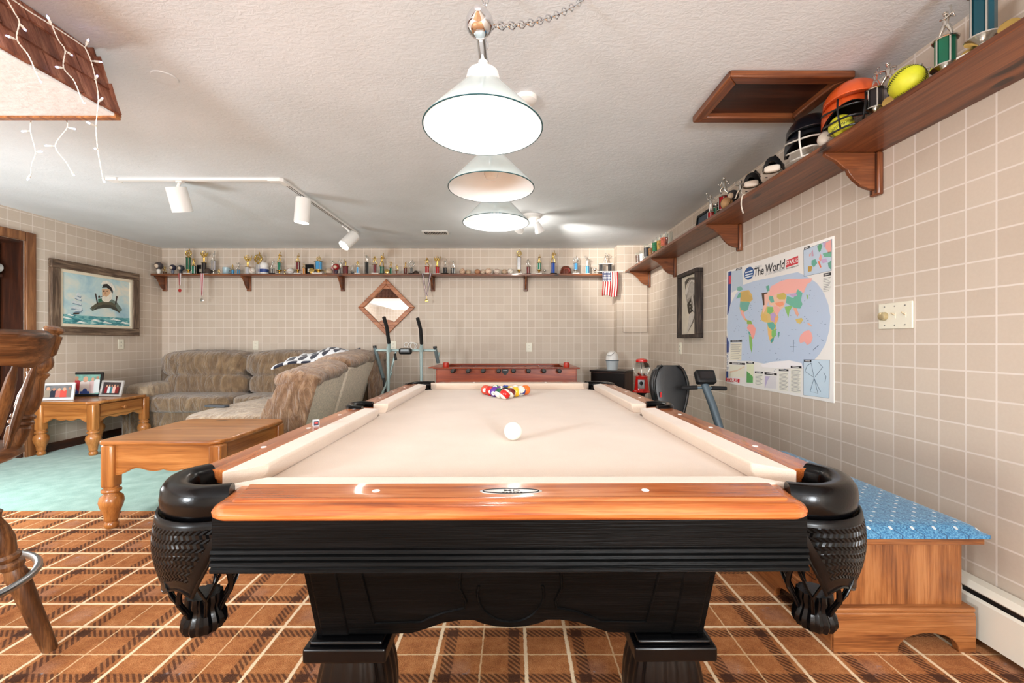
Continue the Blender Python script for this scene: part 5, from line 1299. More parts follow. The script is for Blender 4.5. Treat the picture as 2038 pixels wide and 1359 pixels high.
# (photo column, height px, kind, colour, figure, metal, base, extra)
items = [
 (316, 25, 'bob', (70, 64, 66), (226, 222, 214)), (328, 19, 'tro', 'brown', 'runner', 'gold', 'none', .2),
 (344, 20, 'bob', (46, 44, 60), (90, 96, 110)), (360, 20, 'bob', (60, 66, 72), (40, 40, 46)),
 (375, 52, 'tro', 'green', 'wreath', 'gold', 'white', .46), (385, 36, 'tro', 'green', 'champion', 'gold', 'black', .42),
 (397, 21, 'plq', 16), (406, 47, 'tro', 'dark', 'winged', 'gold', 'black', .45), (414, 13, 'dome', (70, 56, 48)),
 (425, 47, 'tro', 'silver', 'batter', 'silver', 'white', .40), (436, 13, 'tro', 'gold', 'runner', 'gold', 'none', .1),
 (450, 15, 'cup', (150, 178, 190)), (463, 22, 'tro', 'light blue', 'runner', 'gold', 'none', .38), (475, 27, 'tro', 'light blue', 'pitcher', 'silver', 'none', .34),
 (493, 38, 'tro', 'silver', 'winged', 'gold', 'none', .36), (503, 15, 'ball', (232, 226, 214)), (514, 45, 'tro', 'silver', 'wreath', 'gold', 'none', .42),
 (526, 25, 'helm', 0), (543, 29, 'tro', 'dark', 'swinger', 'silver', 'black', .28), (556, 45, 'tro', 'green', 'batter', 'gold', 'white', .34),
 (567, 11, 'tro', 'gold', 'cup', 'gold', 'none', .1), (578, 14, 'ball', (236, 234, 228)), (593, 41, 'tro', 'maroon', 'batter', 'gold', 'white', .38),
 (605, 24, 'tro', 'orange', 'pitcher', 'gold', 'none', .50), (614, 22, 'plq', 17), (620, 14, 'medal', 0), (634, 38, 'tro', 'light blue', 'wreath', 'gold', 'white', .42),
 (647, 13, 'tro', 'gold', 'runner', 'gold', 'none', .15), (655, 13, 'ball', (206, 186, 160)), (662, 31, 'tro', 'pink', 'champion', 'silver', 'none', .45),
 (669, 22, 'bob', (150, 30, 34), (60, 40, 60)), (678, 30, 'tro', 'dark', 'winged', 'silver', 'black', .35), (688, 29, 'tro', 'maroon', 'champion', 'gold', 'none', .50),
 (701, 21, 'tro', 'black', 'swinger', 'silver', 'black', .15), (712, 29, 'tro', 'light blue', 'runner', 'gold', 'white', .40), (730, 43, 'tro', 'black', 'champion', 'silver', 'none', .55),
 (746, 39, 'tro', 'maroon', 'runner', 'gold', 'white', .42), (760, 42, 'tro', 'green', 'batter', 'gold', 'black', .32), (770, 11, 'medal', 0), (778, 29, 'tro', 'green', 'pitcher', 'gold', 'none', .44),
 (790, 21, 'tro', 'brown', 'runner', 'gold', 'none', .3), (807, 27, 'tro', 'maroon', 'batter', 'gold', 'black', .40), (819, 30, 'tro', 'dark', 'wreath', 'silver', 'black', .30), (828, 9, 'dome', (70, 54, 44)),
 (850, 36, 'tro', 'red', 'runner', 'gold', 'white', .34), (870, 37, 'tro', 'red', 'winged', 'gold', 'white', .34), (886, 31, 'tro', 'black', 'swinger', 'silver', 'black', .32), (902, 31, 'tro', 'black', 'pitcher', 'silver', 'black', .32),
 (920, 12, 'ball', (206, 176, 146)), (932, 11, 'ball', (196, 176, 146)), (950, 11, 'ball', (176, 128, 90)), (961, 11, 'ball', (206, 190, 166)), (972, 13, 'ball', (222, 196, 170)), (989, 13, 'ball', (216, 200, 184)), (1004, 11, 'ball', (186, 164, 136)), (1016, 13, 'ball', (232, 226, 212)),
 (1033, 50, 'tro', 'silver', 'wreath', 'gold', 'white', .50), (1051, 35, 'tro', 'maroon', 'runner', 'silver', 'black', .36), (1073, 39, 'tro', 'green', 'batter', 'gold', 'white', .34), (1084, 12, 'tro', 'gold', 'cup', 'silver', 'none', .1),
 (1101, 47, 'tro', 'blue', 'batter', 'gold', 'black', .42), (1126, 18, 'glove', 0), (1146, 37, 'tro', 'light blue', 'wreath', 'silver', 'white', .34), (1169, 37, 'tro', 'light blue', 'champion', 'silver', 'white', .38),
 (1184, 14, 'tro', 'gold', 'cup', 'silver', 'none', .1), (1205, 43, 'two', 'black', 'swinger', 'silver', 'white', .42)]
cnt = {}
tot = {}
def place(i): return ('%s from left on back shelf' % (ORD[i] if i < 20 else str(i+1)+('st' if (i+1) % 10 == 1 and i+1 != 11 else 'nd' if (i+1) % 10 == 2 else 'rd' if (i+1) % 10 == 3 else 'th')))
for i, it in enumerate(items):
    px, hp, kind = it[0], it[1], it[2]; h = hp*u_; yy = SY+(.035 if kind in ('plq',) else 0)+(.02 if i % 2 else -.015)
    loc = (PX(px, yy), yy, SZ)
    if kind in ('tro', 'two'):
        colour, pose, metal, base, cf = it[3:8]
        lab = '%s %s trophy on %s column, %s' % (metal, {'wreath': 'wreath', 'cup': 'cup'}.get(pose, pose+' figure'), colour, place(i))
        if hp < 16: lab = 'tiny %s %s trophy, %s' % (metal, pose, place(i))
        big = hp > 30
        trophy(loc, h, colour, pose, metal, lab, base, random.uniform(-.5, .5) if pose not in ('wreath', 'winged') else random.uniform(-.2, .2), (.046 if big else .034)*(.5 if hp < 16 else 1)*(1.7 if px in (634, 688) else 1), cf, False, G, two=(kind == 'two'), riser=(big and pose in ('batter', 'wreath') and base == 'white'))
    elif kind == 'bob': bobble(loc, h, it[3], it[4], 'bobblehead figurine with %s head, %s' % ('red' if it[3][0] > 120 else 'dark', place(i)))
    elif kind == 'ball': baseball(loc, h/2, it[3], '%s baseball, %s' % ('white' if it[3][2] > 200 else 'worn tan', place(i)), (random.uniform(0, 6), random.uniform(0, 6), 0), group=G)
    elif kind == 'plq':
        t = thing('award_plaque', 'black award plaque standing upright, '+place(i), 'plaque', (loc[0], loc[1]+.03, loc[2]), 0, G); w_ = it[3]*u_/2
        m = MB(); m.box(-w_, w_, -.008, .008, 0, h); m.build('board', M['black_gloss'], t, bevel=.003)
        m = MB(); m.box(-w_*.4, w_*.4, -.0095, -.0075, h*.3, h*.6); m.build('name_plate', M['silver'], t)
    elif kind == 'dome':
        t = thing('mini_helmet', 'small brown keepsake helmet, '+place(i), 'keepsake', loc, 0, G)
        m = MB(); m.grid(lambda u, v: (.042*math.cos(PI*v/2)*math.cos(2*PI*u), .045*math.cos(PI*v/2)*math.sin(2*PI*u), .006+(h-.006)*math.sin(PI*v/2)), 16, 7, True); m.build('shell', plain('toy_%d_%d_%d' % it[3], it[3], .3), t)
        m = MB(); m.lathe([(0, 0), (.05, 0), (.05, .008), (0, .008)], 18); m.build('base', M['marble'], t)
    elif kind == 'cup':
        t = thing('glass_mug', 'pale blue glass mug, '+place(i), 'mug', loc, 0, G)
        m = MB(); m.lathe([(.03, 0), (.038, .01), (.040, h), (.036, h), (.033, .012), (0, .012)], 18); m.build('cup', plain('pale_blue_glass', (160, 188, 198), .12), t)
        m = MB(); m.tube([(.038, 0, h*.8), (.06, 0, h*.7), (.06, 0, h*.4), (.037, 0, h*.25)], .005, 6); m.build('handle', plain('pale_blue_glass', (160, 188, 198), .12), t)
    elif kind == 'helm':
        t = thing('souvenir_mug', 'white round-topped mug with blue band, '+place(i), 'mug', loc, 0, G)
        m = MB(); m.lathe([(.046, 0), (.050, .012), (.050, .085), (.046, .095), (.050, .105), (.050, .13), (.036, .152), (0, .158)], 22); m.build('body', M['white_paint'], t)
        m = MB(); m.lathe([(.0512, .03), (.0512, .072)], 22); m.f = [f for f in m.f if len(f) == 4]; m.m = [0]*len(m.f); m.build('blue_band', plain('blue_band', (40, 64, 128), .4), t)
        m = MB(); m.tube([(-.048, 0, .085), (-.078, 0, .075), (-.078, 0, .035), (-.048, 0, .02)], .006, 6); m.build('handle', M['white_paint'], t)
    elif kind == 'medal':
        t = thing('medallion', 'gold disc medallion on a short stand, '+place(i), 'medallion', loc, 0, G); r = h*.38
        m = MB(); m.lathe([(0, .006), (r*.8, .006), (r, .004), (r, 0), (0, 0)], 16, (0, 0, h-r), axis=(0, -1, .1)); m.build('disc', M['gold'], t)
        m = MB(); m.lathe([(.02, 0), (.02, .005), (.005, .008), (.005, h-r)], 10); m.build('stand', M['gold'], t)
    elif kind == 'glove':
        t = thing('baseball_glove', 'brown leather baseball glove, '+place(i), 'glove', loc, -.2, G)
        m = MB(); m.grid(lambda u, v: (.075*math.cos(PI*(u-.5))*1.0*math.cos(PI*v/2)**.5*(1 if True else 1) if False else .072*math.cos(2*PI*u)*math.cos(PI*v/2)**.6, .05*math.sin(2*PI*u)*math.cos(PI*v/2)**.6, h*math.sin(PI*v/2)), 20, 10, True)
        gl = plain('glove_leather', (104, 50, 32), .5, var=.2, vscale=20); m.build('shell', gl, t)
        m = MB(); m.grid(lambda u, v: (.018+.040*(1-v)*math.cos(2*PI*u), -.048+.02*v, h*.42+.034*(1-v)*math.sin(2*PI*u)), 16, 3, True); m.build('palm', plain('glove_palm', (150, 64, 56), .5), t)
        for k in range(4):
            m = MB(); a = -.9+.45*k; m.tube([(.0+.03*a, -.02, h*.75), (.055*a, -.045, h*.55), (.07*a, -.05, h*.1)], .009, 6); m.build('finger', gl, t)
# hanging medals and flag
def medal(px, yb, ym, half, label, cols, disc):
    Yf = WALL_B-SD-.004
    t = thing('hanging_medal', label, 'medal', (PX(px, Yf), Yf, SZ), 0, 'medals hanging from the back shelf')
    zt, zb = .004, PZ(yb, Yf)-SZ
    for s in (-1, 1):
        for k, (cc, f0, f1) in enumerate(cols):
            m = MB(); w_ = .011
            x0_, x1_ = s*half-w_+2*w_*f0, s*half-w_+2*w_*f1; e0, e1 = s*.004-w_*.6+1.2*w_*f0, s*.004-w_*.6+1.2*w_*f1
            m.hexa([(e0, -.002, zb), (e1, -.002, zb), (e1, 0, zb), (e0, 0, zb)], [(x0_, -.002, zt), (x1_, -.002, zt), (x1_, 0, zt), (x0_, 0, zt)]); rb = m.build('ribbon', plain('rib_%d_%d_%d' % cc, cc, .6), t)
        m = MB(); m.box(s*half-.011, s*half+.011, -.002, .05, .0, .003); m.build('ribbon', plain('rib_%d_%d_%d' % cols[0][0], cols[0][0], .6), t)
    r = .021; zc = PZ(ym, Yf)-SZ
    m = MB(); m.lathe([(0, .004), (r*.8, .004), (r, .002), (r, 0), (0, 0)], 20, (0, 0, zc), axis=(0, -1, 0)); m.tube([(0, -.001, zb), (0, -.001, zc+r)], .003, 6); m.build('disc', disc, t)
RW = [((214, 206, 206), 0, .3), ((170, 40, 50), .3, .7), ((214, 206, 206), .7, 1)]
medal(402, 588, 597, .012, 'silver medal on red and white ribbon hanging near left shelf end', RW, M['silver'])
medal(358, 568, 578, .005, 'short red ribbon medal, leftmost one hanging from the back shelf', [((190, 70, 70), 0, .4), ((214, 200, 200), .4, 1)], plain('red_enamel_medal', (160, 40, 36), .35))
medal(849, 589, 598, .050, 'gold medal on a wide V-shaped ribbon beside the diamond mirror', [((40, 40, 70), 0, .3), ((226, 200, 196), .3, .7), ((40, 40, 60), .7, 1)], M['gold'])
Yf = 5.22
FG = thing('us_flag', 'small stars and stripes flag hanging from the right end of back shelf', 'flag', (PX(1214, Yf), Yf, PZ(540, Yf)))
m = MB(); m.cyl((-.165, 0, 0), (.16, 0, 0), .004, n=8); m.build('dowel', M['white_paint'], FG)
def flagmat():
    t = NT('flag_cloth'); a = t.n('ShaderNodeAttribute', attribute_name='st'); x = t.n('ShaderNodeSeparateXYZ'); t.link(a.outputs['Vector'], x.inputs[0])
    u, v = x.outputs[0], x.outputs[1]
    st = t.m('LESS_THAN', t.m('FRACT', t.m('MULTIPLY', u, 6.5)), .5); c = t.mix(st, srgb((232, 226, 216)), srgb((176, 28, 34)))
    ca = t.m('MULTIPLY', t.m('LESS_THAN', u, .54), t.m('LESS_THAN', v, .42))
    fu = t.m('SUBTRACT', t.m('FRACT', t.m('MULTIPLY', u, 12)), .5); fv = t.m('SUBTRACT', t.m('FRACT', t.m('MULTIPLY', v, 15)), .5)
    d = t.m('LESS_THAN', t.m('ADD', t.m('MULTIPLY', fu, fu), t.m('MULTIPLY', fv, fv)), .10)
    t.color(t.mix(ca, c, t.mix(d, srgb((30, 44, 92)), srgb((232, 230, 226))))); return t.props(.8)
m = MB(); m.grid(lambda u, v: (-.095+.19*u+.008*math.sin(5*v)*v, -.006-.010*math.sin(14*u+2*v)*(.3+v), -.004-.30*v*(1-.04*math.sin(6*u))), 40, 20); o = m.build('cloth', flagmat(), FG); s_ = o.modifiers.new('thick', 'SOLIDIFY'); s_.thickness = .002

# ---------------------------------------------------------------- right shelf
GR = 'things on the right shelf'
def RL(px, X): return (X, 845*X/(px-1020), RSZ)
trophy(RL(1957, 1.47), .40, 'teal', 'batter', 'silver', 'tall teal column trophy, nearest on the right shelf', 'white', -1.2, .055, .36, True, GR, medal=True, riser=True)
trophy(RL(1882, 1.475), .245, 'green', 'batter', 'silver', 'silver batter trophy on green column, second nearest on the right shelf', 'none', -1.0, .052, .36, True, GR, medal=True, riser=True)
trophy(RL(1832, 1.55), .18, 'black', 'pitcher', 'silver', 'silver pitcher trophy on black column behind the nearer softball', 'black', -1.0, .036, .22, True, GR)
baseball(RL(1806, 1.44), .056, (206, 206, 40), 'large yellow softball between trophies near the right shelf end', (.9, .5, .4), (40, 44, 20), 'softball', 'softball', 'yellow softballs', True)
trophy(RL(1768, 1.53), .26, 'silver', 'pitcher', 'silver', 'silver trophy with reaching figure just behind the nearer yellow softball', 'none', -1.2, .042, .34, True, GR, riser=True)
tt = trophy(RL(1743, 1.46), .205, 'dark', 'batter', 'silver', 'striped column trophy with clear plastic figure beside the orange helmet', 'none', -1.1, .046, .36, True, GR, medal=True, riser=True)
clear = M['glass'].copy(); clear.name = 'clear_plastic'
fm_ = figure_mesh('batter', True).copy(); fm_.materials.clear(); fm_.materials.append(clear)
for c_ in tt.children:
    if c_.name.startswith('figure'): c_.data = fm_
# batting helmets lying with face cages towards the room
def helmet(loc, rz, rx, c, inner, cage, label, r=.125):
    t = thing('batting_helmet', label, 'helmet', loc, rz, GR); t.rotation_euler = (rx, 0, rz)
    def sh(u, v, k=1.0):
        a = PI*2*u; b = PI*.5*v; ear = 0
        x = r*k*math.cos(b)*math.cos(a); y = r*1.14*k*math.cos(b)*math.sin(a); z = r*1.02*k*math.sin(b)
        if v == 0: z -= .075*max(0, abs(math.cos(a)))**2*(1 if math.sin(a) < .5 else .6)
        elif v < .2: z -= .04*max(0, abs(math.cos(a)))**2
        return (x, y, z+.085)
    hm = plain('helmet_%d_%d_%d' % c, c, .3, coat=.3)
    m = MB(); m.grid(sh, 32, 12, True); s = m.build('shell', hm, t)
    m = MB(); m.grid(lambda u, v: sh(u, v, .93), 32, 12, True); m.build('liner', plain('helm_liner_%d' % inner[0], inner, .7), s)
    m = MB(); m.grid(lambda u, v: ((r*.80+.012*v)*math.cos(PI+PI*u)*1.0, -r*.90-.075*v*math.sin(PI*u)-.02*math.sin(PI*u)+.05*(1-math.sin(PI*u)), .10+.012*math.sin(PI*u)-.01*v), 18, 5); b_ = m.build('brim', hm, t); so = b_.modifiers.new('thick', 'SOLIDIFY'); so.thickness = .006
    m = MB()
    for z, w_, d in ((.055, .95, .075), (.005, .9, .095), (-.030, .75, .085)):
        m.tube(catmull([(-r*w_, -r*.35, z+.015), (-r*w_*.8, -r*1.1, z), (0, -r*1.0-d, z-.004), (r*w_*.8, -r*1.1, z), (r*w_, -r*.35, z+.015)], 6), .0042, 6)
    for x in (-.045, .045): m.tube(catmull([(x, -r*1.02-.05, .09), (x, -r*1.05-.075, .04), (x*.9, -r*1.05-.075, .0), (x*.8, -r*1.0-.06, -.032)], 5), .0042, 6)
    m.build('face_cage', cage, t)
    m = MB()
    for x in (-.03, .03): m.box(x-.012, x+.012, .02, .06, .085+r*.94, .085+r*1.0)
    m.build('vent', M['black'], t)
    return t
blackw = plain('cage_black', (22, 22, 24), .3); whitew = plain('cage_white', (226, 224, 216), .35)
helmet((1.515, 845*1.515/(1697-1020), RSZ+.06), math.radians(-40), .12, (206, 84, 34), (40, 38, 36), blackw, 'orange batting helmet with black wire face cage on right shelf', .115)
helmet((1.525, 845*1.525/(1622-1020)+.03, RSZ+.06), math.radians(-35), .12, (20, 22, 30), (30, 28, 28), whitew, 'black batting helmet with white wire face cage on right shelf', .115)
baseball((1.425, 845*1.425/(1674-1020), RSZ), .046, (208, 206, 50), 'yellow softball held inside the orange helmet face cage', (.4, 1.2, 0), (40, 44, 20), 'softball', 'softball', 'yellow softballs', True)
baseball((1.43, 845*1.43/(1645-1020), RSZ), .036, (214, 204, 190), 'scuffed white baseball between the two batting helmets', (1, .5, 0), (120, 70, 60), group=GR, fine=True)
# cleats
def cleat(loc, rz, label):
    t = thing('cleat_shoe', label, 'shoe', loc, rz, 'black cleats on the right shelf'); t.scale = (1.15, 1.0, 1.2)
    def up_(u, v):
        y = -.13+.26*v; w_ = .036+.012*math.sin(PI*min(1, v*1.3))-.010*abs(v-.5); hgt = .062+.052*min(1, max(0, (v-.35)*2.6)); a = PI*u
        if v in (0, 1): w_ *= .55; hgt *= .6
        return (w_*math.cos(a), y, .022+hgt*math.sin(a)**.7)
    m = MB(); m.grid(up_, 14, 16); m.build('upper', plain('shoe_black', (20, 20, 22), .5), t)
    m = MB(); m.grid(lambda u, v: ((.040+.012*math.sin(PI*min(1, v*1.3)))*math.cos(2*PI*u), -.135+.27*v, .012+.012*math.sin(2*PI*u)), 14, 14, True); m.build('sole', plain('shoe_sole', (214, 204, 190), .6), t)
    m = MB(); m.sq((0, -.122, .026), (.066, .036, .030), .6); m.build('toe_cap', plain('shoe_toe', (216, 206, 192), .55), t)
    for k in range(6):
        m = MB(); m.lathe([(.007, .012), (.005, 0), (0, 0)], 8, ((-.025, .025)[k % 2], -.09+.09*(k//2), .0)); m.build('stud', M['black'], t)
    m = MB(); m.tube([(-.012, .09, .12), (0, .10, .145), (.012, .09, .12)], .012, 8); m.build('tongue', M['black'], t)
    for s in (-1, 1):
        m = MB(); m.tube([(s*.047, -.04, .03), (s*.040, .0, .075), (s*.044, .03, .035)], .003, 5); m.build('stripe', M['white_paint'], t)
    m = MB()
    for k in range(4): m.tube([(-.022, -.05+.025*k, .082+.006*k), (.022, -.04+.025*k, .082+.006*k)], .0028, 5)
    m.build('laces', M['white_paint'], t)
cleat((1.45, 845*1.45/(1540-1020), RSZ), math.radians(-35), 'black and white cleat nearer to the black helmet')
cleat((1.46, 845*1.46/(1500-1020), RSZ), math.radians(-35), 'black and white cleat nearer to the red column trophy')
m = MB(); y_ = 845*1.398/(1478-1020)
m.tube(catmull([(1.44, y_-.12, RSZ+.004), (1.41, y_-.03, RSZ+.005), (1.398, y_, RSZ), (1.395, y_+.01, RSZ-.05), (1.395, y_-.012, RSZ-.11)], 6), .004, 6)
tag(m.build('shoe_lace', plain('lace_white', (226, 218, 204), .7)), 'loose white lace dangling over the right shelf edge', 'lace')
trophy(RL(1474, 1.45), .155, 'gold', 'pitcher', 'silver', 'small bare silver figure trophy beside the black cleats', 'none', -1.1, .03, .06, True, GR)
bobble(RL(1459, 1.47), .125, (60, 58, 62), (30, 30, 32), 'bobblehead with dark helmet between silver figure and ball trophy', -1.0, GR)
trophy(RL(1441, 1.50), .30, 'red', 'runner', 'silver', 'silver runner trophy on red column in the middle of right shelf', 'none', -1.1, .060, .30, True, GR, riser=True)
baseball((1.44, 845*1.44/(1447-1020), RSZ), .042, (186, 146, 100), 'tan wooden ball with painted face in front of the red trophy', (.3, .2, 0), (60, 44, 36), 'ball', 'keepsake_ball', GR)
trophy(RL(1425, 1.56), .17, 'green', 'cup', 'silver', 'narrow green column trophy behind the tan wooden ball', 'black', -1, .040, .7, True, GR)
trophy(RL(1415, 1.45), .20, 'red', 'champion', 'silver', 'small red based silver trophy beside the leaning black frame', 'none', -1.1, .038, .24, True, GR)
LF = thing('leaning_frame', 'black framed picture leaning on the wall on the right shelf', 'picture frame', (1.60, 845*1.60/(1402-1020), RSZ), -PI/2)
T = Matrix.Rotation(-.16, 4, 'X')
for b_ in ((-.20, .20, 0, .02), (-.20, .20, .20, .22), (-.20, -.18, .02, .20), (.18, .20, .02, .20)):
    m = MB(); m.tf = T; m.box(b_[0], b_[1], -.012, .006, b_[2], b_[3]); m.build('frame_bar', M['black'], LF, bevel=.002)
m = MB(); m.tf = T; m.box(-.18, .18, -.002, .004, .02, .20); m.build('picture', plain('dark_blue_print', (66, 78, 92), .15), LF)
gcol = [(90, 70, 60), (200, 200, 196), (40, 40, 46), (170, 120, 70), (30, 130, 80), (214, 170, 80), (190, 90, 60), (206, 206, 200)]
for k, px in enumerate((1271, 1279, 1288, 1297, 1305, 1314, 1322, 1331)):
    X = 1.435+(.03 if k % 2 else 0); hgt = .13+.012*(k % 3)
    t = thing('drinking_glass', '%s glass in the row of printed tumblers, %s from the corner post' % (['dark print', 'white print', 'black print', 'tan print', 'green print', 'gold print', 'rust print', 'clear'][k], ORD[k]), 'glass', RL(px, X), 0, 'printed tumblers on the right shelf')
    m = MB(); m.lathe([(.026, 0), (.030, .004), (.036, hgt), (.034, hgt), (.028, .008), (0, .008)], 20); m.build('tumbler', M['glass'], t)
    if k != 7:
        m = MB(); m.grid(lambda u, v: ((.0312+.0048*v)*math.cos(PI+PI*u*.9), (.0312+.0048*v)*math.sin(PI+PI*u*.9), hgt*.15+hgt*.6*v), 10, 3); m.build('print', plain('glass_print_%d' % k, gcol[k], .4, var=.5, vscale=60), t)
# ================================================================ world map on the right wall
def rw(zx, zy, lift):
    px, py = 1420+zx/3.672, 450+zy/3.672; Y = 845*WALL_R/(px-1020); return Vector((WALL_R-.004-lift, Y, PZ(py, Y)))
def flatcol(c, r=.45): return plain('print_%d_%d_%d' % c, c, r)
MP = thing('world_map', 'large laminated world map poster on the right wall', 'map', (WALL_R, 2.78, 1.2))
def wp_(name, pts, c, lift, par=MP):
    m = MB(); m.poly([rw(x, y, lift) for x, y in pts]); return m.build(name, flatcol(c) if isinstance(c, tuple) else c, par, smooth=False, world=True) if par is MP else child(m, name, c, par)
def child(m, name, c, par):
    o = m.build(name, flatcol(c), par, smooth=False); o.matrix_parent_inverse = (Matrix.Translation(MP.location)).inverted(); return o
sheet = MB()
cn = [rw(100, 330, 0), rw(885, 72, 0), rw(872, 1285, 0), rw(95, 1148, 0)]
ya, yb_ = cn[0].y, cn[1].y; zt_, zb_ = 1.617, .735
ya = cn[0].y; yb_ = cn[1].y; zt_ = (cn[0].z+cn[1].z)/2; zb_ = (cn[2].z+cn[3].z)/2
sheet.box(WALL_R-.004, WALL_R-.0005, yb_, ya, zb_, zt_)
sh_ = sheet.build('poster_sheet', plain('poster_white', (236, 234, 230), .25), MP, smooth=False, world=True)
def wy(u, v, l): return Vector((WALL_R-.004-l, ya+(yb_-ya)*u, zt_+(zb_-zt_)*v))   # u to the right, v down
def region(name, pts, c, lift): # pts in u,v
    m = MB(); m.poly([wy(u, v, lift) for u, v in pts]); return m.build(name, flatcol(c), MP, smooth=False, world=True)
def UV(zx, zy):
    p = rw(zx, zy, 0); return ((p.y-ya)/(yb_-ya), (p.z-zt_)/(zb_-zt_))
# ocean disc
oc = [UV(*p) for p in [(220, 430), (300, 402), (450, 372), (620, 335), (690, 368), (760, 415), (810, 480), (845, 570), (860, 660), (852, 760), (825, 860), (780, 935), (735, 985), (690, 1040), (560, 1030), (400, 1010), (280, 985), (180, 985), (135, 930), (110, 840), (102, 740), (108, 650), (130, 570), (165, 500)]]
region('ocean', oc, (186, 202, 224), .0003)
region('blue_border', [UV(*p) for p in [(112, 335), (135, 328), (130, 560), (112, 640), (104, 650)]], (30, 62, 130), .0004)
region('blue_border', [UV(*p) for p in [(100, 800), (116, 850), (116, 920), (100, 925)]], (30, 62, 130), .0004)
region('blue_border', [UV(*p) for p in [(97, 1060), (112, 1060), (112, 1110), (97, 1108)]], (30, 62, 130), .0004)
region('red_label', [UV(*p) for p in [(115, 365), (133, 358), (133, 420), (115, 425)]], (206, 60, 76), .0006)
LANDS = [
 ((222, 190, 120), [(352, 650), (366, 600), (400, 585), (440, 590), (470, 640), (482, 668), (465, 705), (462, 760), (448, 815), (440, 850), (424, 856), (410, 810), (400, 750), (398, 705), (370, 698), (354, 685)]),
 ((238, 196, 170), [(400, 490), (412, 470), (470, 490), (540, 505), (530, 560), (520, 590), (495, 610), (470, 655), (448, 620), (440, 585), (410, 575), (404, 540)]),
 ((214, 180, 110), [(196, 482), (225, 472), (262, 466), (285, 500), (292, 535), (268, 560), (255, 612), (222, 632), (240, 675), (262, 695), (250, 700), (230, 682), (205, 640), (196, 600), (200, 540)]),
 ((232, 170, 150), [(585, 590), (612, 596), (630, 645), (620, 662), (604, 640)]),
 ((150, 190, 120), [(684, 500), (698, 505), (694, 535), (688, 530)]),
 ((203, 170, 96), [(205, 490), (240, 475), (262, 478), (262, 500), (285, 510), (292, 535), (265, 550), (225, 548), (205, 540)]),
 ((110, 176, 160), [(200, 550), (262, 552), (270, 560), (255, 610), (235, 622), (208, 612), (196, 585)]),
 ((110, 176, 160), [(170, 530), (190, 488), (206, 485), (204, 520)]),
 ((238, 168, 162), [(202, 615), (218, 618), (238, 668), (232, 680), (212, 655)]),
 ((138, 176, 84), [(250, 688), (278, 690), (288, 714), (262, 720), (248, 712)]),
 ((240, 160, 150), [(262, 715), (290, 716), (314, 748), (308, 790), (296, 822), (284, 826), (272, 775), (248, 745)]),
 ((96, 170, 160), [(256, 765), (272, 775), (280, 800), (264, 792)]),
 ((132, 186, 96), [(264, 792), (284, 812), (290, 870), (284, 925), (270, 880), (266, 840)]),
 ((246, 180, 170), [(412, 470), (425, 440), (500, 400), (560, 385), (640, 385), (726, 380), (720, 405), (690, 425), (676, 460), (665, 490), (640, 470), (600, 490), (540, 495), (470, 490), (430, 520), (415, 505)]),
 ((110, 184, 160), [(542, 510), (590, 525), (622, 460), (655, 490), (645, 540), (656, 570), (640, 602), (600, 598), (560, 575), (535, 560)]),
 ((196, 168, 206), [(560, 500), (610, 490), (618, 508), (585, 518)]),
 ((206, 184, 96), [(470, 500), (520, 486), (540, 505), (528, 535), (485, 535), (468, 520)]),
 ((140, 196, 110), [(525, 590), (572, 580), (582, 590), (562, 620), (553, 668), (540, 635)]),
 ((244, 158, 120), [(456, 560), (515, 550), (520, 575), (490, 590), (462, 575)]),
 ((242, 176, 166), [(445, 585), (470, 582), (495, 610), (470, 655), (450, 625)]),
 ((242, 190, 172), [(376, 500), (400, 490), (408, 540), (400, 570), (380, 620), (366, 640)]),
 ((98, 170, 150), [(388, 440), (410, 432), (416, 470), (398, 480)]),
 ((104, 180, 160), [(415, 510), (440, 512), (450, 555), (425, 560), (410, 530)]),
 ((128, 190, 110), [(400, 590), (438, 590), (445, 620), (420, 645), (398, 630)]),
 ((190, 160, 204), [(420, 640), (450, 630), (470, 665), (455, 705), (425, 690)]),
 ((222, 186, 104), [(352, 650), (375, 640), (398, 650), (400, 690), (372, 696), (354, 680)]),
 ((98, 176, 160), [(398, 705), (440, 700), (462, 730), (440, 765), (405, 735)]),
 ((232, 184, 110), [(402, 745), (428, 765), (430, 815), (418, 840), (404, 790)]),
 ((128, 190, 110), [(430, 765), (462, 750), (462, 800), (440, 820), (430, 800)]),
 ((70, 160, 150), [(420, 830), (448, 810), (444, 840), (426, 856)]),
 ((240, 176, 120), [(455, 660), (480, 668), (470, 705), (452, 700)]),
 ((96, 170, 150), [(478, 770), (490, 775), (482, 815), (474, 805)]),
 ((242, 172, 164), [(640, 800), (670, 768), (705, 760), (720, 775), (732, 815), (718, 855), (690, 868), (672, 845), (640, 855), (632, 835)]),
 ((236, 178, 150), [(592, 600), (608, 602), (625, 640), (618, 655)]),
 ((214, 190, 110), [(605, 680), (650, 670), (662, 685), (640, 715), (615, 705)]),
 ((236, 178, 150), [(688, 705), (712, 712), (730, 735), (700, 722)]),
 ((240, 238, 240), [(350, 1010), (440, 990), (560, 980), (650, 1000), (660, 1035), (500, 1040), (360, 1030)]),
 ((120, 176, 160), [(180, 445), (205, 438), (222, 462), (195, 475), (176, 468)])]
bycol = {}
for k, (c, pts) in enumerate(LANDS): bycol.setdefault(c, []).append((k, pts))
for c, lst in bycol.items():
    m = MB()
    for k, pts in lst: m.poly([wy(*UV(*p), .0006+.00001*k) for p in pts])
    m.build('land', flatcol(c), MP, smooth=False, world=True)
# paper flap missing in the north atlantic
region('torn_patch', [UV(*p) for p in [(357, 490), (400, 482), (400, 492), (376, 498), (378, 575), (368, 580)]], (74, 52, 34), .0009)
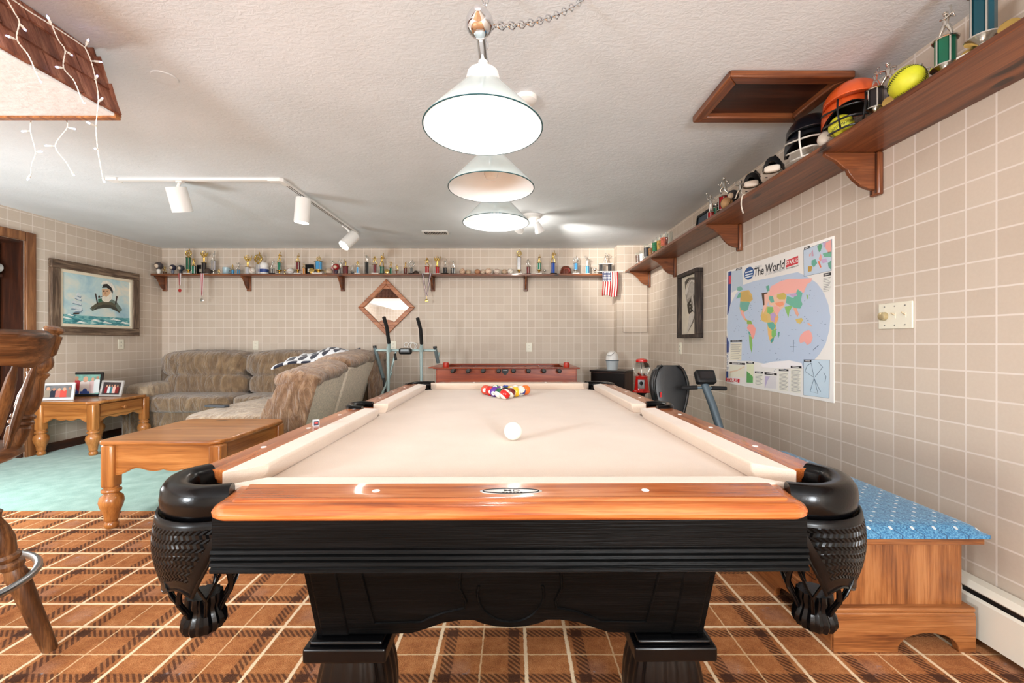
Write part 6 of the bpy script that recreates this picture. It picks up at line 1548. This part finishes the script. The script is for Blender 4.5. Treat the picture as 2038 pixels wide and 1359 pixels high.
# inset maps and tables
def inset(pts, c, bars, lines, lc=(150, 150, 150)):
    p = [UV(*q) for q in pts]; o = region('inset_panel', p, c, .0007)
    u0, v0 = p[0]; u1, v1 = p[2]
    m = MB()
    for k in range(lines):
        v = v0+(v1-v0)*(k+1)/(lines+1); m.poly([wy(u0+(u1-u0)*.06, v, .0009), wy(u1-(u1-u0)*.1*(k % 3), v, .0009), wy(u1-(u1-u0)*.1*(k % 3), v+.0035, .0009), wy(u0+(u1-u0)*.06, v+.0035, .0009)])
    if lines: m.build('fine_print', flatcol(lc), MP, smooth=False, world=True)
    if bars:
        q = [UV(*b) for b in bars]; region('black_heading', q, (24, 24, 28), .0010)
        m = MB(); a0, b0 = q[0]; a1, b1 = q[2]; mid = (b0+b1)/2; n = 7
        for k in range(n):
            s0 = a0+(a1-a0)*(.18+.64*k/n); s1 = s0+(a1-a0)*.06; m.poly([wy(s0, mid-.0035, .0012), wy(s1, mid-.0035, .0012), wy(s1, mid+.0035, .0012), wy(s0, mid+.0035, .0012)])
        m.build('heading_lettering', flatcol((226, 226, 226)), MP, smooth=False, world=True)
inset([(665, 175), (872, 95), (868, 325), (668, 368)], (192, 208, 226), [(668, 158), (712, 142), (710, 160), (668, 176)], 0)
inset([(135, 332), (212, 310), (222, 438), (138, 485)], (186, 200, 214), [(170, 312), (212, 298), (212, 312), (168, 326)], 0)
inset([(806, 370), (866, 358), (862, 478), (806, 484)], (228, 228, 222), [(810, 346), (866, 336), (866, 358), (810, 370)], 9)
inset([(128, 850), (212, 850), (208, 982), (124, 978)], (226, 220, 200), [(128, 834), (213, 832), (213, 846), (128, 848)], 9)
inset([(124, 1012), (234, 1018), (232, 1108), (122, 1100)], (224, 222, 204), [(122, 994), (236, 1000), (236, 1014), (122, 1008)], 0)
inset([(248, 1006), (300, 1006), (294, 1146), (246, 1142)], (222, 226, 194), [(246, 990), (302, 994), (302, 1006), (246, 1004)], 0)
inset([(308, 1076), (366, 1080), (362, 1168), (304, 1162)], (228, 228, 216), [(308, 1060), (368, 1064), (368, 1078), (308, 1074)], 8)
inset([(380, 1092), (466, 1096), (464, 1188), (376, 1182)], (214, 212, 216), [(378, 1066), (468, 1076), (468, 1092), (378, 1084)], 0)
inset([(484, 1062), (552, 1062), (550, 1208), (480, 1202)], (230, 228, 216), [(484, 1044), (554, 1046), (554, 1060), (484, 1058)], 13)
inset([(570, 1040), (648, 1040), (642, 1222), (564, 1214)], (230, 228, 216), [(570, 1020), (650, 1024), (650, 1040), (570, 1036)], 17)
inset([(666, 975), (856, 978), (852, 1258), (664, 1234)], (196, 216, 230), [(668, 975), (722, 975), (722, 994), (668, 992)], 0)
for c, pts in (((96, 168, 96), [(248, 1058), (272, 1080), (294, 1100), (293, 1146), (246, 1142)]), ((236, 170, 160), [(775, 240), (790, 200), (800, 230), (790, 260)]), ((240, 168, 160), [(828, 120), (868, 98), (870, 185), (845, 195), (825, 160)]), ((90, 160, 120), [(764, 150), (785, 125), (802, 140), (790, 180), (778, 190)]), ((196, 164, 200), [(808, 120), (828, 110), (826, 150), (812, 160)]),
               ((110, 180, 150), [(805, 200), (868, 185), (868, 225), (815, 225)]), ((96, 170, 150), [(724, 250), (752, 240), (765, 270), (740, 300), (722, 280)]), ((190, 150, 60), [(697, 295), (730, 290), (722, 330), (698, 334)]), ((236, 120, 80), [(768, 258), (780, 255), (796, 300), (786, 305)]), ((200, 170, 206), [(790, 245), (830, 235), (840, 262), (805, 272)]), ((96, 160, 140), [(842, 270), (868, 250), (866, 318), (848, 300)]), ((216, 160, 150), [(706, 205), (718, 195), (716, 220), (706, 222)]), ((200, 160, 180), [(722, 190), (732, 172), (738, 218), (724, 222)]), ((186, 176, 206), [(380, 1096), (420, 1098), (400, 1130), (382, 1182)]), ((224, 196, 170), [(124, 1060), (180, 1050), (232, 1022), (232, 1030), (180, 1058), (124, 1072)])):
    m = MB(); m.poly([wy(*UV(*p), .0011) for p in pts]); m.build('land', flatcol(c), MP, smooth=False, world=True)
m = MB()
def pl_(pts, w=.0012):
    P = [wy(*UV(*p), .0012) for p in pts]; m.tube(P, w, 4)
pl_([(720, 1000), (690, 1022), (676, 1062), (742, 1106), (770, 1222), (714, 1208), (742, 1110)]); pl_([(722, 1000), (742, 1110), (790, 1210)]); pl_([(750, 1100), (805, 1030), (775, 995)]); pl_([(812, 1070), (830, 1100), (822, 1140)])
pl_([(666, 975), (856, 978), (852, 1258), (664, 1234), (666, 975)], .0008); pl_([(665, 175), (872, 95), (868, 325), (668, 368), (665, 175)], .0008)
pl_([(592, 830), (590, 920)], .0008); pl_([(566, 880), (612, 882)], .0008); pl_([(735, 905), (775, 870)], .001)
m.build('map_lines', flatcol((60, 84, 104)), MP, smooth=False, world=True)
m = MB(); rg = random.Random(11)
for k in range(150):
    a, r = rg.uniform(0, 2*PI), math.sqrt(rg.random())*.40; u, v = .5+r*1.1*math.cos(a), .53+r*.92*math.sin(a); w_ = rg.uniform(.004, .014)
    m.poly([wy(u, v, .0005), wy(u+w_, v, .0005), wy(u+w_, v+.003, .0005), wy(u, v+.003, .0005)])
m.build('fine_print', flatcol((120, 140, 168)), MP, smooth=False, world=True)['kind'] = 'stuff'
# title lettering
def mtext(body, zx, zy, size, c, lift=.0012, sx=1.0, **k):
    u, v = UV(zx, zy); o = wy(u, v, lift); m = MB()
    put_text(m, body, size, lambda x, y: (o.x, o.y-x, o.z+y), sx, **k)
    m.build('lettering', flatcol(c), MP, smooth=False, world=True)
mtext('The', 336, 333, .082, (20, 22, 34), sx=.9, shear=.12, bold=.012)
mtext('World', 452, 299, .082, (20, 22, 34), sx=.92, shear=.12, bold=.012)
mtext('POLITICAL', 335, 296, .018, (130, 150, 160)); mtext('OF OUR CONTINENTS', 452, 336, .020, (150, 160, 170))
uv = UV(264, 345); m = MB(); m.poly([wy(uv[0]+.055*math.cos(a), uv[1]+.052*math.sin(a), .0008) for a in [2*PI*k/28 for k in range(28)]]); m.build('round_logo', flatcol((28, 84, 146)), MP, smooth=False, world=True)
m = MB()
for dv in (-.018, .004, .022): m.poly([wy(uv[0]-.042, uv[1]+dv, .0010), wy(uv[0]+.042, uv[1]+dv, .0010), wy(uv[0]+.042, uv[1]+dv+.009, .0010), wy(uv[0]-.042, uv[1]+dv+.009, .0010)])
m.build('logo_stripes', flatcol((222, 230, 236)), MP, smooth=False, world=True)
region('red_label', [UV(*p) for p in [(534, 252), (624, 216), (625, 272), (534, 304)]], (206, 44, 58), .0008)
mtext('STAPLES', 579, 261, .032, (238, 236, 232), bold=.02, sx=.92); mtext('www.staples.com', 582, 298, .016, (60, 60, 66)); 
region('red_label', [UV(*p) for p in [(95, 1108), (196, 1116), (194, 1144), (95, 1134)]], (206, 44, 58), .0008)
mtext('STAPLES', 142, 1126, .036, (238, 236, 232), sx=1.2, bold=.02)
m = MB(); u, v = UV(108, 990); o = wy(u, v, .0012); put_text(m, 'THE WORLD', .036, lambda x, y: (o.x, o.y+y, o.z+x), 1.0); m.build('lettering', flatcol((40, 70, 120)), MP, smooth=False, world=True)

# ================================================================ framed sketch on the right wall
KD = .067; ky0, ky1, kz0, kz1 = 3.751, 4.19, PZ(672, 3.751), PZ(532, 3.751)
KS = thing('framed_sketch', 'deep dark rustic frame holding a pencil animal sketch, right wall', 'picture', (WALL_R, (ky0+ky1)/2, (kz0+kz1)/2))
a, b = (ky1-ky0)/2, (kz1-kz0)/2; w = .035
for q in ((-a, a, b-w, b), (-a, a, -b, -b+w), (-a, -a+w, -b+w, b-w), (a-w, a, -b+w, b-w)):
    m = MB(); m.box(-KD, -.001, *q); m.build('frame_bar', M['bark'], KS, bevel=.004)
m = MB(); m.box(-.030, -.022, -a+w, a-w, -b+w, b-w); pr_ = m.build('drawing_paper', plain('sketch_paper', (206, 196, 178), .7, var=.08, vscale=12), KS, smooth=False)
def kp(zx, zy, l):   # zoom of the sketch: paper runs x 175-445 (far to near), y 210-1190
    u = (zx-175)/270; return Vector((-.0305-l, (a-w)-(2*a-2*w)*u, (b-w)-(2*b-2*w)*((zy-215)/975)))
def ks(pts, c, l): m = MB(); m.poly([kp(x, y, l) for x, y in pts]); m.build('pencil_shading', plain('pencil_%d' % c, (c, c-8, c-18) , .8, var=.15, vscale=40), pr_, smooth=False)
ks([(240, 520), (285, 330), (330, 290), (400, 310), (440, 420), (430, 760), (395, 860), (330, 800), (275, 700)], 150, .0004)
ks([(300, 400), (345, 330), (400, 400), (410, 520), (345, 560), (290, 600), (262, 600)], 176, .0006)
ks([(230, 300), (290, 245), (380, 270), (440, 330), (440, 370), (380, 320), (310, 290), (262, 350), (240, 440)], 84, .0008)
ks([(235, 490), (300, 330), (340, 300), (400, 330), (440, 480), (425, 490), (395, 380), (345, 325), (310, 350), (265, 530)], 206, .0010)
ks([(270, 690), (330, 600), (345, 720), (380, 800), (300, 860), (282, 800)], 58, .0010)
ks([(372, 580), (440, 500), (440, 640), (400, 780), (372, 680)], 70, .0010)
ks([(358, 530), (370, 620), (392, 800), (380, 830), (352, 780), (372, 720), (350, 600)], 196, .0012)
ks([(300, 880), (340, 840), (388, 870), (360, 980), (300, 1110), (262, 1170), (290, 1010)], 198, .0012)
ks([(360, 985), (390, 880), (396, 900), (372, 1000), (300, 1120), (270, 1170)], 118, .0013)
for x, y in ((330, 680), (318, 735), (322, 790), (408, 590), (402, 630)): ks([(x-10, y), (x, y-14), (x+10, y), (x, y+14)], 190, .0014)

# ================================================================ sea captain painting on the left wall
py0, py1 = 845*4.5/925, 845*4.5/748; pz1, pz0 = PZ(513, py0), PZ(669, py1)
CP = thing('captain_painting', 'weathered framed seascape painting of bearded captain and sailing ship', 'painting', (WALL_L, (py0+py1)/2, (pz0+pz1)/2))
a, b = (py1-py0)/2, (pz1-pz0)/2; w = .085
for q, mt in (((-a, a, b-w, b), 'barn_y'), ((-a, a, -b, -b+w), 'barn_y'), ((-a, -a+w, -b+w, b-w), 'barn_z'), ((a-w, a, -b+w, b-w), 'barn_z')):
    m = MB(); m.box(.001, .040, *q); m.build('frame_bar', M[mt], CP, bevel=.008, seg=3)
for q in ((-a+w, a-w, b-w-.03, b-w), (-a+w, a-w, -b+w, -b+w+.03), (-a+w, -a+w+.03, -b+w+.03, b-w-.03), (a-w-.03, a-w, -b+w+.03, b-w-.03)):
    m = MB(); m.box(.001, .026, *q); m.build('linen_liner', plain('cream_liner', (224, 214, 192), .6), CP, bevel=.002)
A2, B2 = a-w-.028, b-w-.028
def skymat():
    t = NT('painted_sky'); o = t.obj((1, 2.2, 3)); n = t.noise(o, 1.6, 5, .6, .4)
    t.color(t.ramp(n, [(.32, srgb((150, 188, 204))), (.5, srgb((186, 212, 214))), (.66, srgb((226, 222, 206)))])); t.bump(t.noise(t.obj(), 60, 3), .2, .003); return t.props(.5)
def seamat():
    t = NT('painted_sea'); o = t.obj((1, 3, 11)); n = t.noise(o, 2.2, 5, .65, 1.2)
    t.color(t.ramp(n, [(.30, srgb((28, 84, 92))), (.45, srgb((52, 132, 142))), (.58, srgb((124, 186, 186))), (.70, srgb((222, 234, 228)))])); t.bump(n, .3, .004); return t.props(.45)
m = MB(); m.box(.012, .018, -A2, A2, -B2, B2); cv = m.build('canvas', skymat(), CP, smooth=False)
# zoom [90,500,280,680] x7.55: canvas corners (210,240) (1300,435) (1310,1170) (200,1130)
def cp(zx, zy, l):
    px, py = 90+zx/7.547, 500+zy/7.55; Y = 845*4.474/(1020-px); return Vector((.0182+l, max(-A2, min(A2, Y-CP.location.y)), max(-B2, min(B2, PZ(py, Y)-CP.location.z))))
def paint(pts, c, l, name='painted_shape'):
    m = MB(); m.poly([cp(x, y, l) for x, y in pts]); m.build(name, c if not isinstance(c, tuple) else plain('oil_%d_%d_%d' % c, c, .5, var=.12, vscale=40), cv, smooth=False)
paint([(195, 940), (420, 945), (560, 965), (900, 985), (1320, 1010), (1320, 1190), (195, 1150)], seamat(), .0003, 'painted_sea')
for k, (x, y, L_) in enumerate(((230, 1000, 190), (480, 1070, 180), (700, 1040, 170), (980, 1030, 180), (330, 960, 120), (860, 1075, 160), (1130, 1080, 150))):
    paint([(x, y), (x+L_*.3, y-26), (x+L_*.6, y-10), (x+L_, y+12), (x+L_*.6, y+14), (x+L_*.3, y+2)], (226, 234, 230), .0005+.00001*k, 'wave_crest')
# ship
paint([(425, 925), (480, 912), (535, 905), (520, 945), (435, 948)], (62, 50, 44), .0006, 'ship_hull')
for k, q in enumerate((([(440, 690), (480, 665), (548, 705), (552, 740), (500, 722)]), ([(400, 765), (450, 735), (545, 775), (552, 810), (480, 790)]), ([(375, 850), (430, 815), (560, 840), (570, 885), (470, 865)]), ([(470, 655), (505, 610), (545, 660), (540, 690)]), ([(430, 900), (470, 870), (560, 880), (545, 905)]))):
    paint(q, (206, 216, 220), .0006+.00002*k, 'ship_sail')
    paint([(x+8, y+14) if i > 1 else (x+12, y+22) for i, (x, y) in enumerate(q)][:5], (112, 142, 160), .00055+.00002*k, 'sail_shadow')
# captain: coat, wheel, head, beard, cap and pipe
paint([(680, 860), (760, 790), (860, 740), (1010, 720), (1080, 760), (1170, 880), (1120, 920), (1020, 860), (900, 850), (800, 850), (720, 900)], (104, 122, 112), .0006, 'coat')
paint([(720, 895), (790, 830), (880, 800), (990, 805), (1080, 850), (1140, 935), (1080, 900), (990, 855), (900, 850), (800, 865)], (58, 60, 50), .0008, 'ship_wheel')
paint([(700, 835), (800, 775), (890, 755), (1000, 760), (1060, 800), (1080, 850), (990, 805), (880, 800), (790, 830), (720, 880)], (86, 84, 66), .0007, 'ship_wheel')
paint([(755, 635), (775, 635), (805, 790), (785, 790)], (50, 36, 34), .0010, 'wheel_spoke'); paint([(1075, 670), (1098, 680), (1075, 805), (1055, 800)], (50, 36, 34), .0010, 'wheel_spoke')
paint([(805, 715), (860, 710), (865, 750), (805, 775)], (40, 106, 78), .0010, 'scarf')
paint([(862, 560), (985, 560), (1000, 680), (960, 745), (900, 745), (866, 690)], (214, 176, 138), .0010, 'face')
paint([(862, 680), (900, 668), (925, 690), (975, 650), (1000, 600), (1016, 640), (1005, 720), (960, 762), (900, 762), (862, 735)], (228, 224, 210), .0012, 'beard')
paint([(870, 590), (900, 585), (905, 605), (875, 610)], (70, 50, 44), .0012, 'eye'); paint([(925, 590), (955, 588), (955, 605), (928, 606)], (70, 50, 44), .0012, 'eye')
paint([(905, 600), (918, 600), (922, 650), (900, 655)], (190, 140, 108), .0012, 'nose')
paint([(845, 500), (870, 455), (930, 440), (1010, 480), (1060, 560), (1050, 620), (1020, 580), (950, 510), (870, 500)], (230, 228, 218), .0012, 'cap_crown')
paint([(860, 550), (885, 495), (940, 490), (1000, 540), (1025, 590), (1020, 640), (985, 580), (930, 545)], (36, 34, 36), .0014, 'cap_band')
paint([(805, 670), (828, 664), (834, 690), (818, 704), (804, 695)], (60, 44, 34), .0014, 'pipe_bowl'); paint([(832, 686), (885, 668), (886, 674), (834, 694)], (60, 44, 34), .0014, 'pipe_stem')
